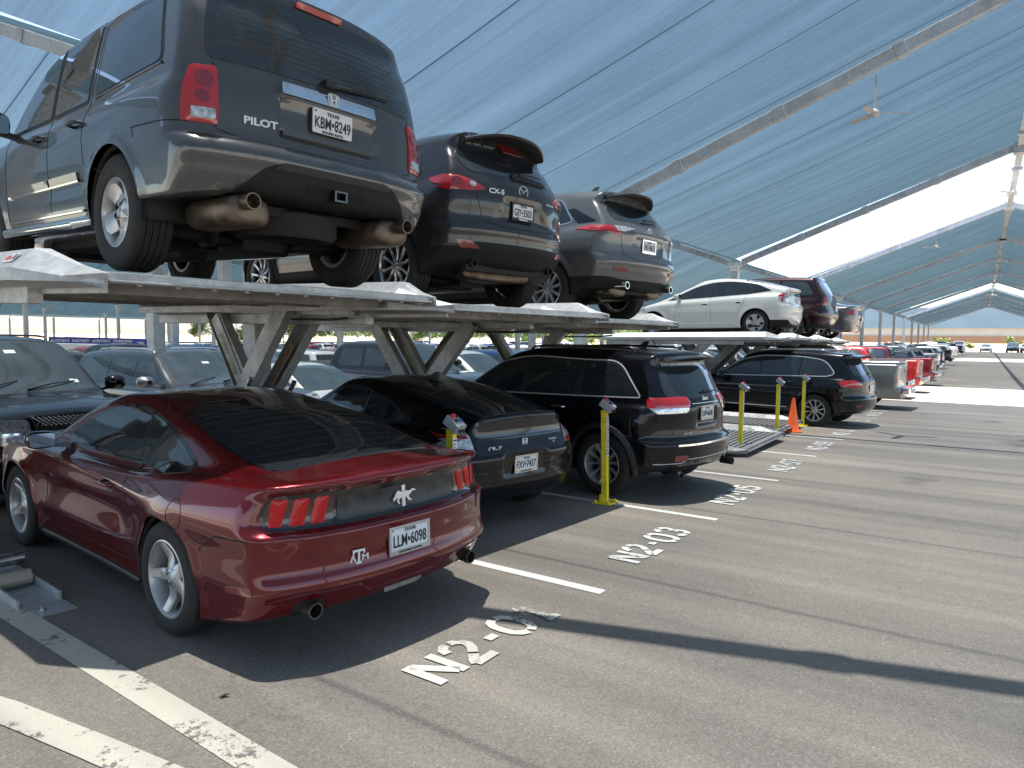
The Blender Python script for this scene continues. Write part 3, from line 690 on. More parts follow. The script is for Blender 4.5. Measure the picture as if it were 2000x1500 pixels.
# ---- boxy grey SUV, raised
def make_boxy():
    c=Car(wb=2.775,tr=.378,arch=.425,botz=.30,
      top=[(-1.2,1.70),(-1.02,1.76),(-.85,1.80),(-.4,1.83),(.5,1.84),(1.2,1.815),(1.5,1.77),(1.9,1.56),(2.45,1.22),(2.7,1.17),(3.3,1.10),(3.6,1.0),(3.85,.85)],
      deck=[(-1.2,1.15),(-.5,1.13),(.8,1.12),(2.2,1.13),(2.6,1.15),(3.2,1.09),(3.6,.98),(3.9,.8)],
      plan=[(-1.3,.93),(-.9,.965),(-.3,.99),(.6,.985),(2.0,.985),(2.8,.99),(3.3,.96),(3.7,.88),(4,.8)],
      sec=[(.2,.93),(.35,.955),(.5,.98),(.7,.995),(.88,1.0),(1.0,.99),(1.1,.97),(1.2,.95),(1.4,.93)],
      rear=[(.2,-.80),(.32,-.88),(.45,-1.02),(.58,-1.085),(.70,-1.10),(.76,-1.07),(.80,-1.015),(1.0,-1.005),(1.2,-.985),(1.3,-.965),(1.5,-.905),(1.70,-.83),(1.78,-.86),(1.9,-.8)],
      front=[(.3,3.6),(.5,3.72),(.7,3.74),(.95,3.70),(1.1,3.5),(1.9,2.8)],
      green=[(-1.3,.90),(-.5,.93),(.6,.94),(1.8,.94),(2.6,.93)],tum=.15,gk=.08,kc=.05,kg=.09,kb=.05,ke=.10,pr=.17,pf=.30,pp=3.2,flare=.020,fw=.05,crown=.05,bcut=lambda x,y:.17*(1-sstep(.62,.86,y))*(1-sstep(-.05,.15,x)),
      sculpt=lambda x,z:-.018*np.exp(-((z-.62)/.07)**2)*sstep(.45,.6,x)*(1-sstep(2.1,2.3,x)),
      rs=lambda y,z:.03*sstep(.40,.36,y)*sstep(.83,.87,z)*(1-sstep(1.06,1.10,z)))
    r=thing('large_suv','boxy slate grey SUV raised on the nearest platform, chrome bar above its plate','car')
    PM=paint('paint_slate_grey',(.082,.082,.084),.5,.28,.06,(.02,.021,.022)); 
    suv_base(r,c,PM,res=(200,70,64),trim=lambda x,y,z:np.where(x<-.45,.665-.30*sstep(.42,.84,y)-z,-.3))
    sg=[rp([(-.60,1.24,.06),(.36,1.19,.05),(.36,1.70,.05),(-.44,1.725,.08)],.05),rp([(.50,1.175),(1.16,1.165),(1.16,1.70),(.50,1.715)],.03),rp([(1.24,1.165),(2.22,1.165,.03),(2.15,1.23,.05),(1.62,1.60,.12),(1.24,1.69)],.03)]
    for q in sg: c.both('window_seal',grow(q,.028),BLACK,r,off=.002,depth=.003,res=.07); c.both('side_window',q,GLASS,r,off=.005,depth=.003,res=.07)
    rw=rp([(-.79,1.235,.06),(.79,1.235,.06),(.755,1.5,.1),(.68,1.725,.08),(-.68,1.725,.08),(-.755,1.5,.1)],.06)
    o=c.patch('rear_window',rw,'rear',GLASS,r,off=.006,res=.06); c.line([[(-.62,z),(.62,z)] for z in np.linspace(1.30,1.66,10)],'rear',simple('heater_line',(.05,.035,.025),.5),o,name='heater_lines',w=.004,off=.0075,res=.1)
    c.patch('brake_light',rp([(-.18,1.735),(.18,1.735),(.17,1.765),(-.17,1.765)],.01),'rear',RED,r,off=.012,res=.04)
    for sd in(1,-1):
        L=c.patch('tail_light',rp([(sd*.735,.850,.02),(sd*.895,.850,.03),(sd*.885,1.02,.05),(sd*.868,1.180,.04),(sd*.725,1.190,.03)],.03),'rear',RED,r,off=.010,depth=.012,res=.03,bulge=.010)
        c.patch('tail_light',rp([(-.93,.850,.02),(-.84,.850,.02),(-.84,1.15,.02),(-.90,1.15,.02)],.02),'left' if sd>0 else 'right',RED,r,off=.008,res=.03)
        c.patch('reverse_lens',rp([(sd*.748,.875),(sd*.865,.875),(sd*.865,.935),(sd*.748,.935)],.012),'rear',CLEAR,L,off=.024,depth=.01,res=.03)
        c.patch('lamp_bulb',[(sd*(.795)+.050*math.cos(t),1.10+.050*math.sin(t)) for t in np.linspace(0,6.28,20)[:-1]],'rear',DRED,L,off=.023,depth=.004,res=.03)
        c.patch('lamp_bulb',[(sd*(.81)+.036*math.cos(t),1.0+.034*math.sin(t)) for t in np.linspace(0,6.28,16)[:-1]],'rear',DRED,L,off=.023,depth=.004,res=.03)
    c.patch('tailgate_chrome_bar',rp([(-.36,1.115),(.36,1.115),(.355,1.19),(-.355,1.195)],.015),'rear',CHROME,r,off=.022,depth=.03,res=.04,bulge=.008)
    c.patch('plate_recess',rp([(-.37,.90),(.37,.90),(.36,1.105),(-.36,1.105)],.02),'rear',MATS['paint_slate_grey'],r,off=.001,depth=.002)
    c.patch('tailgate_step',rp([(-.35,.865),(.35,.865),(.35,.905),(-.35,.905)],.015),'rear',PM,r,off=.020,depth=.03,bulge=.006)
    plate(r,c,.0,1.01,'KBM\u20228249',foot='ROUND ROCK',x=-1.025,tilt=-.02,frame=None)
    P,G=c.pt(0,1.0,'rear'); text('ROUND ROCK',.024,INK,r,frameM((-1.026,0,.945),(0,-1,0),(0,0,1)),name='plate_lettering')
    P,G=c.pt(0,1.155,'rear',.033); h=emblem_h(r,P,.075)
    c.place_text('PILOT',.50,.905,'rear',.060,BADGE,r,off=.006,sx=1.3,bold=.002,ext=.004)
    wiper(r,c,(.03,1.25),(-.52,1.30)); P,G=c.pt(.02,1.255,'rear',.03); MB().box((P[0]-.03,P[1]-.04,P[2]-.02),(P[0]+.03,P[1]+.04,P[2]+.02)).build('wiper_hub',BLACK,r)
    c.line([[(-.745,1.22),(-.745,.83),(-.60,.79),(.60,.79),(.745,.83),(.745,1.22)]],'rear',GAP,r,w=.008)
    for pj in('left','right'):
        c.line([[(1.20,1.73),(1.20,.45)],[(.42,1.73),(.44,1.15),(.50,.95),(.47,.72)],[(2.24,1.14),(2.26,.45)],[(.60,.42),(2.22,.42)],[(-.86,.85),(-.35,.86)],[(-.36,.86),(-.37,.80)]],pj,GAP,r,w=.010)
        c.patch('door_moulding',rp([(.62,.63),(1.18,.63),(1.18,.695),(.60,.695)],.01),pj,PM,r,off=.012,res=.1); c.patch('door_moulding',rp([(1.22,.63),(2.20,.63),(2.20,.695),(1.22,.695)],.01),pj,PM,r,off=.012,res=.1)
        c.line([[(.60,.635),(2.2,.635)],[(.5,.425),(2.24,.425)]],pj,CHROME,r,name='chrome_strip',w=.016,off=.016)
        c.line([[(-.62,1.215),(.36,1.165)]],pj,PM,r,name='window_ledge',w=.02,off=.01)
    for sd in(1,-1):
        tube_part('running_board',[(.50,sd*.86,.38),(.56,sd*1.0,.33),(2.15,sd*1.0,.33),(2.22,sd*.86,.38)],.042,CHROME,r,16)
        for x in(.8,1.9): tube_part('board_bracket',[(x,sd*.98,.33),(x,sd*.7,.36)],.02,UNDER,r,8)
        muffler(r,(-.70,sd*.56,.375),.60,.30,.19); exhaust_tip(r,-1.10,sd*.60,.42,.050,.22,RUST)
        tube_part('exhaust_pipe',[(-.5,sd*.56,.37),(-.28,sd*.42,.33),(.0,sd*.30,.26),(.5,.15*sd,.28),(1.5,.12*sd,.3)],.032,RUST,r,12)
    handles(r,c,[(.62,1.02),(1.40,1.02)],0,BLACK,.20)
    mirror(r,2.02,1.0,1.20,BLACK,.25,.20)
    # tow hitch and rear skirt
    mb=MB().box((-1.13,-.05,.50),(-.7,-.035,.57)).box((-1.13,.035,.50),(-.7,.05,.57)).box((-1.13,-.035,.50),(-.7,.035,.512)).box((-1.13,-.035,.558),(-.7,.035,.57)); mb.build('tow_hitch',GLOSSB,r)
    c.patch('bumper_slot',rp([(-.46,.635),(.46,.635),(.40,.68),(-.40,.68)],.02),'rear',BLACK,r,off=.005)
    c.patch('hitch_recess',rp([(-.24,.49),(.24,.49),(.22,.58),(-.22,.58)],.02),'rear',GAP,r,off=.004,depth=.004)
    underside(r,c,0,.34,spare=True)
    wheels(r,c,'fivebroad',.222,.245,None,.02)
    return r
def emblem_h(r,P,s,mat=None):
    mat=mat or BADGE; M=frameM(P,(0,-1,0),(0,0,1)); mb=MB()
    ring=rp([(-s*.52,-s*.5),(s*.52,-s*.5),(s*.62,s*.5),(-s*.62,s*.5)],s*.3,5); inn=[(a*.86,b*.86) for a,b in ring]; n=len(ring)
    for z in(0,.006):
        k=len(mb.v); mb.v+=[(a,b,z) for a,b in ring]+[(a,b,z) for a,b in inn]; mb.f+=[(k+i,k+(i+1)%n,k+n+(i+1)%n,k+n+i) for i in range(n)]
    mb.f+=[(i,(i+1)%n,2*n+(i+1)%n,2*n+i) for i in range(n)]
    mb.prism([(-s*.42,s*.40),(-s*.20,s*.40),(-s*.13,-s*.40),(-s*.32,-s*.40)],0,.007).prism([(s*.42,s*.40),(s*.20,s*.40),(s*.13,-s*.40),(s*.32,-s*.40)],0,.007).prism([(-s*.18,-s*.07),(s*.18,-s*.07),(s*.2,s*.08),(-s*.2,s*.08)],0,.007)
    o=mb.build('emblem',mat,r); o.data.transform(M); return o
def ring_emblem(r,P,sx,sz,inner,mat=None,w=.009):
    mat=mat or BADGE; M=frameM(P,(0,-1,0),(0,0,1)); mb=MB(); mb.tube([(sx*math.cos(t),sz*math.sin(t),0) for t in np.linspace(0,2*math.pi,33)],w/2,8,False)
    for pl in inner: mb.tube([(a*sx,b*sz,0) for a,b in pl],w/2,8)
    o=mb.build('emblem',mat,r,auto=50); o.data.transform(M); return o
# ---- dark grey crossover with black cladding, raised
def make_crossA():
    c=Car(wb=2.70,tr=.36,arch=.405,botz=.26,
      top=[(-1.1,1.58),(-.93,1.60),(-.7,1.63),(-.2,1.68),(.6,1.71),(1.2,1.70),(1.5,1.66),(1.9,1.44),(2.45,1.13),(2.7,1.08),(3.2,1.0),(3.5,.88),(3.8,.7)],
      deck=[(-1.2,1.12),(-.4,1.12),(.3,1.08),(1.2,1.05),(2.2,1.03),(2.6,1.06),(3.2,.98),(3.5,.86),(3.9,.6)],
      plan=[(-1.3,.80),(-.9,.86),(-.4,.91),(.3,.92),(1.8,.91),(2.7,.92),(3.2,.88),(3.6,.78)],
      sec=[(.2,.94),(.35,.965),(.5,.985),(.7,.99),(.84,1.0),(.98,.975),(1.1,.93),(1.25,.90)],
      rear=[(.2,-.66),(.30,-.74),(.42,-.86),(.55,-.93),(.68,-.93),(.74,-.90),(.80,-.89),(.95,-.90),(1.1,-.885),(1.2,-.84),(1.35,-.74),(1.5,-.63),(1.56,-.66),(1.60,-.76),(1.68,-.7)],
      front=[(.3,3.45),(.5,3.60),(.7,3.6),(.9,3.5),(1.1,3.2),(1.8,2.6)],
      green=[(-1.2,.70),(-.6,.80),(0,.84),(1.6,.85),(2.5,.84)],tum=.34,gk=.18,kc=.06,kg=.10,kb=.07,ke=.14,pr=.26,bot=[(-1.2,.35),(-.6,.33),(-.35,.26),(4,.26)],pf=.35,pp=2.6,flare=.022,crown=.05,
      rs=lambda y,z:.028*(1-sstep(.36,.42,y+.6*np.clip(z-.74,0,.2)))*sstep(.76,.80,z)*(1-sstep(.99,1.02,z)))
    r=thing('crossover_suv','dark grey crossover with black lower cladding on the second raised platform','car')
    PM=paint('paint_meteor_grey',(.048,.048,.050),.5,.26,.04,coat=.7)
    suv_base(r,c,PM,trim=lambda x,y,z:np.maximum(np.where(x<-.2,.56-.05*sstep(.5,.8,y)-z,.38-z),np.maximum(.045-np.abs(np.hypot(x,z-.36)-.43),.045-np.abs(np.hypot(x-2.7,z-.36)-.43))*(y>.7)))
    sw=rp([(-.30,1.20,.05),(.2,1.13,.1),(2.25,1.08,.02),(1.65,1.46,.12),(1.2,1.57,.2),(.4,1.58,.2),(-.15,1.52,.1)],.05)
    c.both('window_seal',grow(sw,.02),BLACK,r,off=.002,depth=.003,res=.07); c.both('side_window',sw,GLASS,r,off=.005,depth=.003,res=.07)
    for pj in('left','right'):
        c.line([[(1.18,1.10),(1.18,1.58)],[(.30,1.12),(.22,1.58)]],pj,GLOSSB,r,name='window_pillar',w=.05,off=.007); c.line([[(1.18,1.1),(1.18,.42)],[(.34,1.1),(.36,.85),(.45,.6)],[(2.2,1.05),(2.22,.4)]],pj,GAP,r,w=.007)
    rw=rp([(-.60,1.215,.10),(.60,1.215,.10),(.66,1.35,.1),(.55,1.53,.08),(-.55,1.53,.08),(-.66,1.35,.1)],.06); c.patch('rear_window',rw,'rear',GLASS,r,off=.005,res=.06)
    sp=spoiler(r,PM,.56,1.635,-.42,-.64,-.87,.035,.085,.20)
    for sd in(1,-1):
        L=c.patch('tail_light',rp([(sd*.47,1.055,.01),(sd*.60,1.03,.03),(sd*.83,1.02,.03),(sd*.90,1.12,.03),(sd*.84,1.175,.04),(sd*.64,1.145,.05)],.03),'rear',RED,r,off=.008,depth=.012,res=.03,bulge=.010)
        c.patch('tail_light',rp([(-.76,1.04),(-.50,1.10,.02),(-.42,1.155,.02),(-.60,1.175,.03),(-.74,1.16)],.02),'left' if sd>0 else 'right',RED,r,off=.008,res=.03)
        c.patch('reverse_lens',[(sd*(.60)+.030*math.cos(t),1.085+.028*math.sin(t)) for t in np.linspace(0,6.28,16)[:-1]],'rear',CLEAR,L,off=.020,depth=.004,res=.03)
        c.patch('lamp_ring',[(sd*(.73)+.045*math.cos(t),1.10+.040*math.sin(t)) for t in np.linspace(0,6.28,16)[:-1]],'rear',DRED,L,off=.020,depth=.004,res=.03)
        c.patch('reflector',rp([(sd*.53,.50),(sd*.72,.50),(sd*.76,.575),(sd*.62,.565)],.02),'rear',DRED,r,off=.006)
        exhaust_tip(r,-.80,sd*.55,.37,.04,.16,BLACK)
    plate(r,c,0,.90,'GJY\u20223503',frame=BLACK,foot='hustleautos.com',tilt=-.04)
    c.line([[(-.62,1.18),(-.56,.95),(-.50,.76),(-.3,.72),(.3,.72),(.50,.76),(.56,.95),(.62,1.18)]],'rear',GAP,r,w=.008)
    P,G=c.pt(0,1.095,'rear',.006); ring_emblem(r,P,.062,.052,[[(-.85,.45),(-.35,.25),(0,-.35),(.35,.25),(.85,.45)]])
    c.place_text('CX-5',.36,1.045,'rear',.062,BADGE,r,off=.006,sx=1.3,bold=.002); c.place_text('SKYACTIV',-.42,1.02,'rear',.028,BADGE,r,off=.006,sx=1.2)
    wiper(r,c,(.0,1.255),(-.36,1.275)); c.patch('wiper_cover',rp([(-.40,1.20),(.10,1.20),(.12,1.255),(-.40,1.245)],.02),'rear',BLACK,r,off=.02,depth=.02,res=.05)
    c.patch('brake_light',rp([(-.13,1.545),(.13,1.545),(.12,1.562),(-.12,1.562)],.006),'rear',DRED,sp,off=.10,depth=.01)
    handles(r,c,[(.50,.99),(1.34,.97)],0,PM,.19); mirror(r,2.0,.92,1.12,PM,.22,.17); underside(r,c,0,.24)
    muffler(r,(-.45,0,.30),.26,.95,.14); tube_part('exhaust_pipe',[(-.35,.3,.3),(.2,.2,.27),(1.2,.1,.27)],.03,RUST,r)
    wheels(r,c,'ten',.245,.225,simple('machined_black',(.42,.42,.43),.22,.9),.02); return r
# ---- grey crossover, raised, third
def make_crossB():
    c=Car(wb=2.75,tr=.36,arch=.41,botz=.26,
      top=[(-1.1,1.50),(-.93,1.55),(-.7,1.58),(-.2,1.64),(.6,1.675),(1.1,1.67),(1.5,1.61),(1.9,1.40),(2.5,1.08),(2.7,1.05),(3.2,.97),(3.6,.82),(3.9,.6)],
      deck=[(-1.2,1.10),(-.4,1.12),(.3,1.07),(1.2,1.03),(2.2,1.01),(2.6,1.03),(3.2,.95),(3.6,.80),(4,.6)],
      plan=[(-1.3,.82),(-.9,.88),(-.4,.94),(.3,.95),(1.8,.93),(2.7,.94),(3.2,.90),(3.7,.78)],
      sec=[(.2,.93),(.35,.96),(.5,.98),(.7,.995),(.80,1.0),(.95,.975),(1.1,.92),(1.25,.88)],
      rear=[(.2,-.74),(.30,-.82),(.42,-.92),(.52,-.97),(.62,-1.0),(.72,-1.0),(.78,-.955),(.9,-.95),(1.02,-.965),(1.10,-.93),(1.2,-.86),(1.35,-.74),(1.46,-.65),(1.52,-.72),(1.58,-.7)],
      front=[(.3,3.5),(.5,3.68),(.7,3.68),(.9,3.55),(1.1,3.2),(1.8,2.6)],
      green=[(-1.2,.70),(-.6,.80),(0,.84),(1.6,.86),(2.5,.85)],tum=.36,gk=.2,kc=.06,kg=.10,kb=.06,ke=.13,pr=.19,bot=[(-1.2,.35),(-.6,.33),(-.35,.26),(4,.26)],pf=.35,pp=2.5,flare=.022,crown=.05,
      rs=lambda y,z:.026*(1-sstep(.30,.36,y+.5*np.clip(.92-z,0,.2)))*sstep(.76,.80,z)*(1-sstep(.99,1.01,z))-.02*np.exp(-((z-.66)/.02)**2))
    r=thing('crossover_suv','mid grey crossover with slim red and white tail lamps, third raised platform','car')
    PM=paint('paint_modern_steel',(.17,.17,.172),.5,.26,.04,coat=.7)
    suv_base(r,c,PM,trim=lambda x,y,z:np.where(x<-.2,.46+.03*sstep(.5,.8,y)-z,.36-z))
    sw=rp([(-.32,1.19,.05),(.2,1.12,.1),(2.3,1.05,.02),(1.65,1.43,.12),(1.2,1.535,.2),(.4,1.545,.2),(-.05,1.50,.1)],.05)
    c.both('window_seal',grow(sw,.018),CHROME,r,off=.002,depth=.003,res=.07); c.both('side_window',sw,GLASS,r,off=.005,depth=.003,res=.07)
    for pj in('left','right'):
        c.line([[(1.18,1.08),(1.18,1.54)],[(.32,1.10),(.25,1.54)]],pj,GLOSSB,r,name='window_pillar',w=.05,off=.007); c.line([[(1.18,1.05),(1.18,.42)],[(.36,1.05),(.38,.85),(.47,.6)],[(2.2,1.02),(2.22,.4)]],pj,GAP,r,w=.007)
        c.patch('floating_pillar',rp([(-.68,1.16),(-.42,1.15),(-.20,1.35),(-.30,1.36)],.02),pj,GLOSSB,r,off=.004)
    rw=rp([(-.58,1.18,.10),(.58,1.18,.10),(.62,1.3,.1),(.50,1.455,.06),(-.50,1.455,.06),(-.62,1.3,.1)],.06); c.patch('rear_window',rw,'rear',GLASS,r,off=.005,res=.06)
    spoiler(r,GLOSSB,.54,1.575,-.45,-.64,-.86,.035,.075,.20)
    MB().prism([(-.1,1.68),(.02,1.68),(-.10,1.76),(-.16,1.765)],-.018,.018,'xz').build('antenna_fin',PM,r)
    for sd in(1,-1):
        L=c.patch('tail_light',rp([(sd*.60,.985,.01),(sd*.70,1.0,.02),(sd*.92,1.045,.02),(sd*.90,1.09,.02),(sd*.72,1.105,.03),(sd*.56,1.07,.02)],.02),'rear',RED,r,off=.008,depth=.012,res=.03,bulge=.008)
        c.patch('tail_light',rp([(-.74,1.03),(-.42,1.07,.01),(-.60,1.115,.02),(-.74,1.10)],.015),'left' if sd>0 else 'right',RED,r,off=.008,res=.03)
        c.patch('reverse_lens',rp([(sd*.34,1.075,.004),(sd*.54,1.03),(sd*.655,1.035),(sd*.66,1.095),(sd*.5,1.095)],.012),'rear',CLEAR,L,off=.020,depth=.012,res=.03)
        c.patch('reflector',rp([(sd*.50,.555),(sd*.70,.555),(sd*.71,.60),(sd*.50,.60)],.012),'rear',DRED,r,off=.010)
        exhaust_tip(r,-.98,sd*.53,.385,.045,.20,CHROME)
    plate(r,c,0,.90,'LNC\u20220613',frame=CHROME,tilt=-.05)
    c.line([[(-.60,1.14),(-.58,.95),(-.54,.76),(-.4,.70),(.4,.70),(.54,.76),(.58,.95),(.60,1.14)]],'rear',GAP,r,w=.008)
    P,G=c.pt(0,1.075,'rear',.006); ring_emblem(r,P,.050,.052,[[(-.62,-.75),(-.12,.95)],[(.62,-.75),(.12,.95)],[(-.42,-.1),(.42,-.1)]])
    wiper(r,c,(.02,1.215),(-.36,1.245)); handles(r,c,[(.50,.97),(1.34,.95)],0,PM,.19); mirror(r,2.0,.93,1.10,PM,.22,.17); underside(r,c,0,.24)
    muffler(r,(-.62,.42,.33),.34,.34,.15); muffler(r,(-.62,-.42,.33),.34,.34,.15); tube_part('exhaust_pipe',[(-.4,.35,.3),(-.2,.0,.24),(-.3,-.4,.28)],.032,RUST,r)
    wheels(r,c,'ten',.245,.235,None,.02); return r
def rail(r,c,sd,y,x0,x1,mat):
    P=[c.pt(x,sd*y,'top')[0] for x in np.linspace(x0,x1,9)]; mb=MB().tube([P[0]-np.array([.05,0,.01])]+[p+np.array([0,0,.035]) for p in P]+[P[-1]+np.array([.05,0,-.01])],.015,8); return mb.build('roof_rail',mat,r,auto=50)
def spoiler(r,mat,yw,z,xf,xm,xb,dz=.05,drop=.06,curve_=.2):
    mb=MB(); n=20
    for i in range(n+1):
        y=-yw+2*yw*i/n; q=abs(y/yw); zz=z-drop*q**2.5; x2=xb+curve_*q**2.3
        for (x,zq) in((xf,zz+.02),(xm,zz+.012),(x2,zz-dz*.4),(x2+.01,zz-dz),(xm+.1,zz-dz)): mb.v.append((x,y,zq))
    for i in range(n):
        for j in range(5): a=i*5+j; b_=i*5+(j+1)%5; mb.f.append((a,b_,b_+5,a+5))
    mb.f+=[(0,1,2,3,4),tuple(n*5+j for j in(4,3,2,1,0))]; o=mb.build('roof_spoiler',[mat,BLACK],r,auto=50)
    for p in o.data.polygons:
        if p.normal.z<-.2: p.material_index=1  # underside coloured black to stay dark above the lit asphalt
    return o
# ---- black compact hybrid coupe with split tail glass
def make_hatchcoupe():
    c=Car(wb=2.435,tr=.315,arch=.355,botz=.17,
      top=[(-1.0,1.05),(-.80,1.09),(-.6,1.125),(-.2,1.21),(.3,1.305),(.8,1.37),(1.15,1.393),(1.45,1.37),(1.9,1.17),(2.3,.98),(2.6,.90),(3.0,.80),(3.3,.66)],
      deck=[(-1,.86),(-.5,.93),(.2,.96),(1.2,.93),(2.0,.90),(2.5,.88),(2.9,.80),(3.3,.62)],
      plan=[(-1.0,.80),(-.6,.84),(-.1,.865),(.5,.86),(1.5,.84),(2.4,.86),(2.9,.80),(3.3,.68)],
      sec=[(.1,.93),(.25,.96),(.45,.985),(.62,1.0),(.78,.99),(.9,.955),(1.05,.9)],
      rear=[(.1,-.55),(.2,-.64),(.3,-.72),(.36,-.74),(.46,-.775),(.60,-.80),(.70,-.80),(.76,-.77),(.82,-.735),(.95,-.72),(1.05,-.74),(1.10,-.76),(1.15,-.7),(1.2,-.5)],
      front=[(.2,3.05),(.4,3.2),(.6,3.18),(.8,3.0),(1.0,2.6)],
      green=[(-1.0,.60),(-.5,.68),(.2,.76),(1.2,.78),(2.0,.78),(2.6,.76)],tum=.40,gk=.15,kc=.06,kg=.09,kb=.08,ke=.10,pr=.13,bot=[(-1,.285),(-.5,.26),(-.25,.18),(4,.18)],pf=.42,pp=3.4,flare=.014,crown=.04,
      rs=lambda y,z:.03*sstep(.32,.28,y)*sstep(.50,.53,z)*(1-sstep(.72,.74,z)))
    r=thing('compact_coupe','small glossy black coupe parked between the red coupe and the black SUV','car')
    PM=paint('paint_black',(.0035,.004,.006),.1,.22,.008,coat=.6)
    suv_base(r,c,PM,res=(180,66,48),trim=lambda x,y,z:np.where(x<-.3,.27+.05*sstep(.4,.6,y)-z,.22-z))
    sw=rp([(.10,1.0,.03),(.5,1.155,.1),(1.1,1.28,.2),(1.45,1.26,.15),(2.02,.955,.02),(1.2,.95,.02),(.5,.965,.02)],.05)
    c.both('window_seal',grow(sw,.02),BLACK,r,off=.002,depth=.003,res=.07); c.both('side_window',sw,GLASS,r,off=.005,depth=.003,res=.07)
    for pj in('left','right'): c.line([[(.92,.96),(.86,1.25)]],pj,GLOSSB,r,name='window_pillar',w=.05,off=.007); c.line([[(.75,.95),(.62,.6),(.66,.25)],[(2.05,.93),(2.05,.25)],[(.66,.25),(2.05,.25)]],pj,GAP,r,w=.006)
    for yy in np.linspace(-.50,.50,9): c.line([[(-.70,yy*.93),(.35,yy)]],'top',GLOSSB,r,name='defroster_line',w=.006,off=.004)
    c.patch('rear_window',rp([(-.70,-.56),(.42,-.62),(.50,0,.3),(.42,.62),(-.70,.56)],.08),'top',GLASS,r,off=.003,res=.08)
    c.patch('lower_tail_glass',rp([(-.60,.895),(.60,.895),(.58,1.055),(-.58,1.055)],.05),'rear',GLOSSB,r,off=.006,res=.05)
    c.patch('tailgate_panel',rp([(-.62,.745,.03),(.62,.745,.03),(.60,.885,.03),(-.60,.885,.03)],.03),'rear',GLOSSB,r,off=.004,res=.05)
    MB().prism([(.55,1.36),(.75,1.37),(.60,1.45),(.55,1.45)],-.02,.02,'xz').build('antenna_fin',BLACK,r)
    for sd in(1,-1):
        L=c.patch('tail_light',rp([(sd*.62,.765,.02),(sd*.86,.765,.02),(sd*.84,.86,.05),(sd*.74,.95,.05),(sd*.65,.99,.02)],.02),'rear',CLEAR,r,off=.007,depth=.012,res=.03,bulge=.008)
        L2=c.patch('tail_light',rp([(-.62,.765),(-.22,.765,.01),(-.45,.86,.04),(-.62,.93)],.02),'left' if sd>0 else 'right',CLEAR,r,off=.007,res=.03)
        c.patch('lamp_band',rp([(sd*.63,.768),(sd*.87,.768),(sd*.87,.805),(sd*.64,.805)],.008),'rear',RED,L,off=.018,res=.03)
        c.patch('lamp_band',rp([(sd*.655,.90),(sd*.80,.90),(sd*.74,.95),(sd*.665,.98)],.012),'rear',RED,L,off=.017,res=.03)
        c.patch('lamp_band',rp([(-.64,.768),(-.24,.768),(-.30,.805),(-.64,.805)],.008),'left' if sd>0 else 'right',RED,L2,off=.011,res=.03)
    plate(r,c,0,.625,'FXV\u20227437',frame=CHROME,foot='HOWDY HONDA',tilt=-.03)
    P,G=c.pt(0,.825,'rear',.010); emblem_h(r,P,.068)
    c.place_text('CR-Z',.40,.79,'rear',.055,BADGE,r,off=.008,sx=1.3,bold=.001); c.place_text('HYBRID',-.42,.815,'rear',.030,BADGE,r,off=.008,sx=1.25); c.place_text('EX',-.42,.785,'rear',.026,BADGE,r,off=.008)
    c.line([[(-.60,.74),(.60,.74)],[(-.80,.50),(-.4,.47),(.4,.47),(.80,.50)]],'rear',GAP,r,w=.007)
    c.line([[(-.78,.27),(-.4,.235),(.4,.235),(.78,.27)]],'rear',ALLOYD,r,name='valance_edge',w=.008,off=.004)
    handles(r,c,[(.98,.82)],0,PM,.17); mirror(r,1.75,.84,1.0,PM,.20,.14); wheels(r,c,'five',.215,.195,None,.015); return r
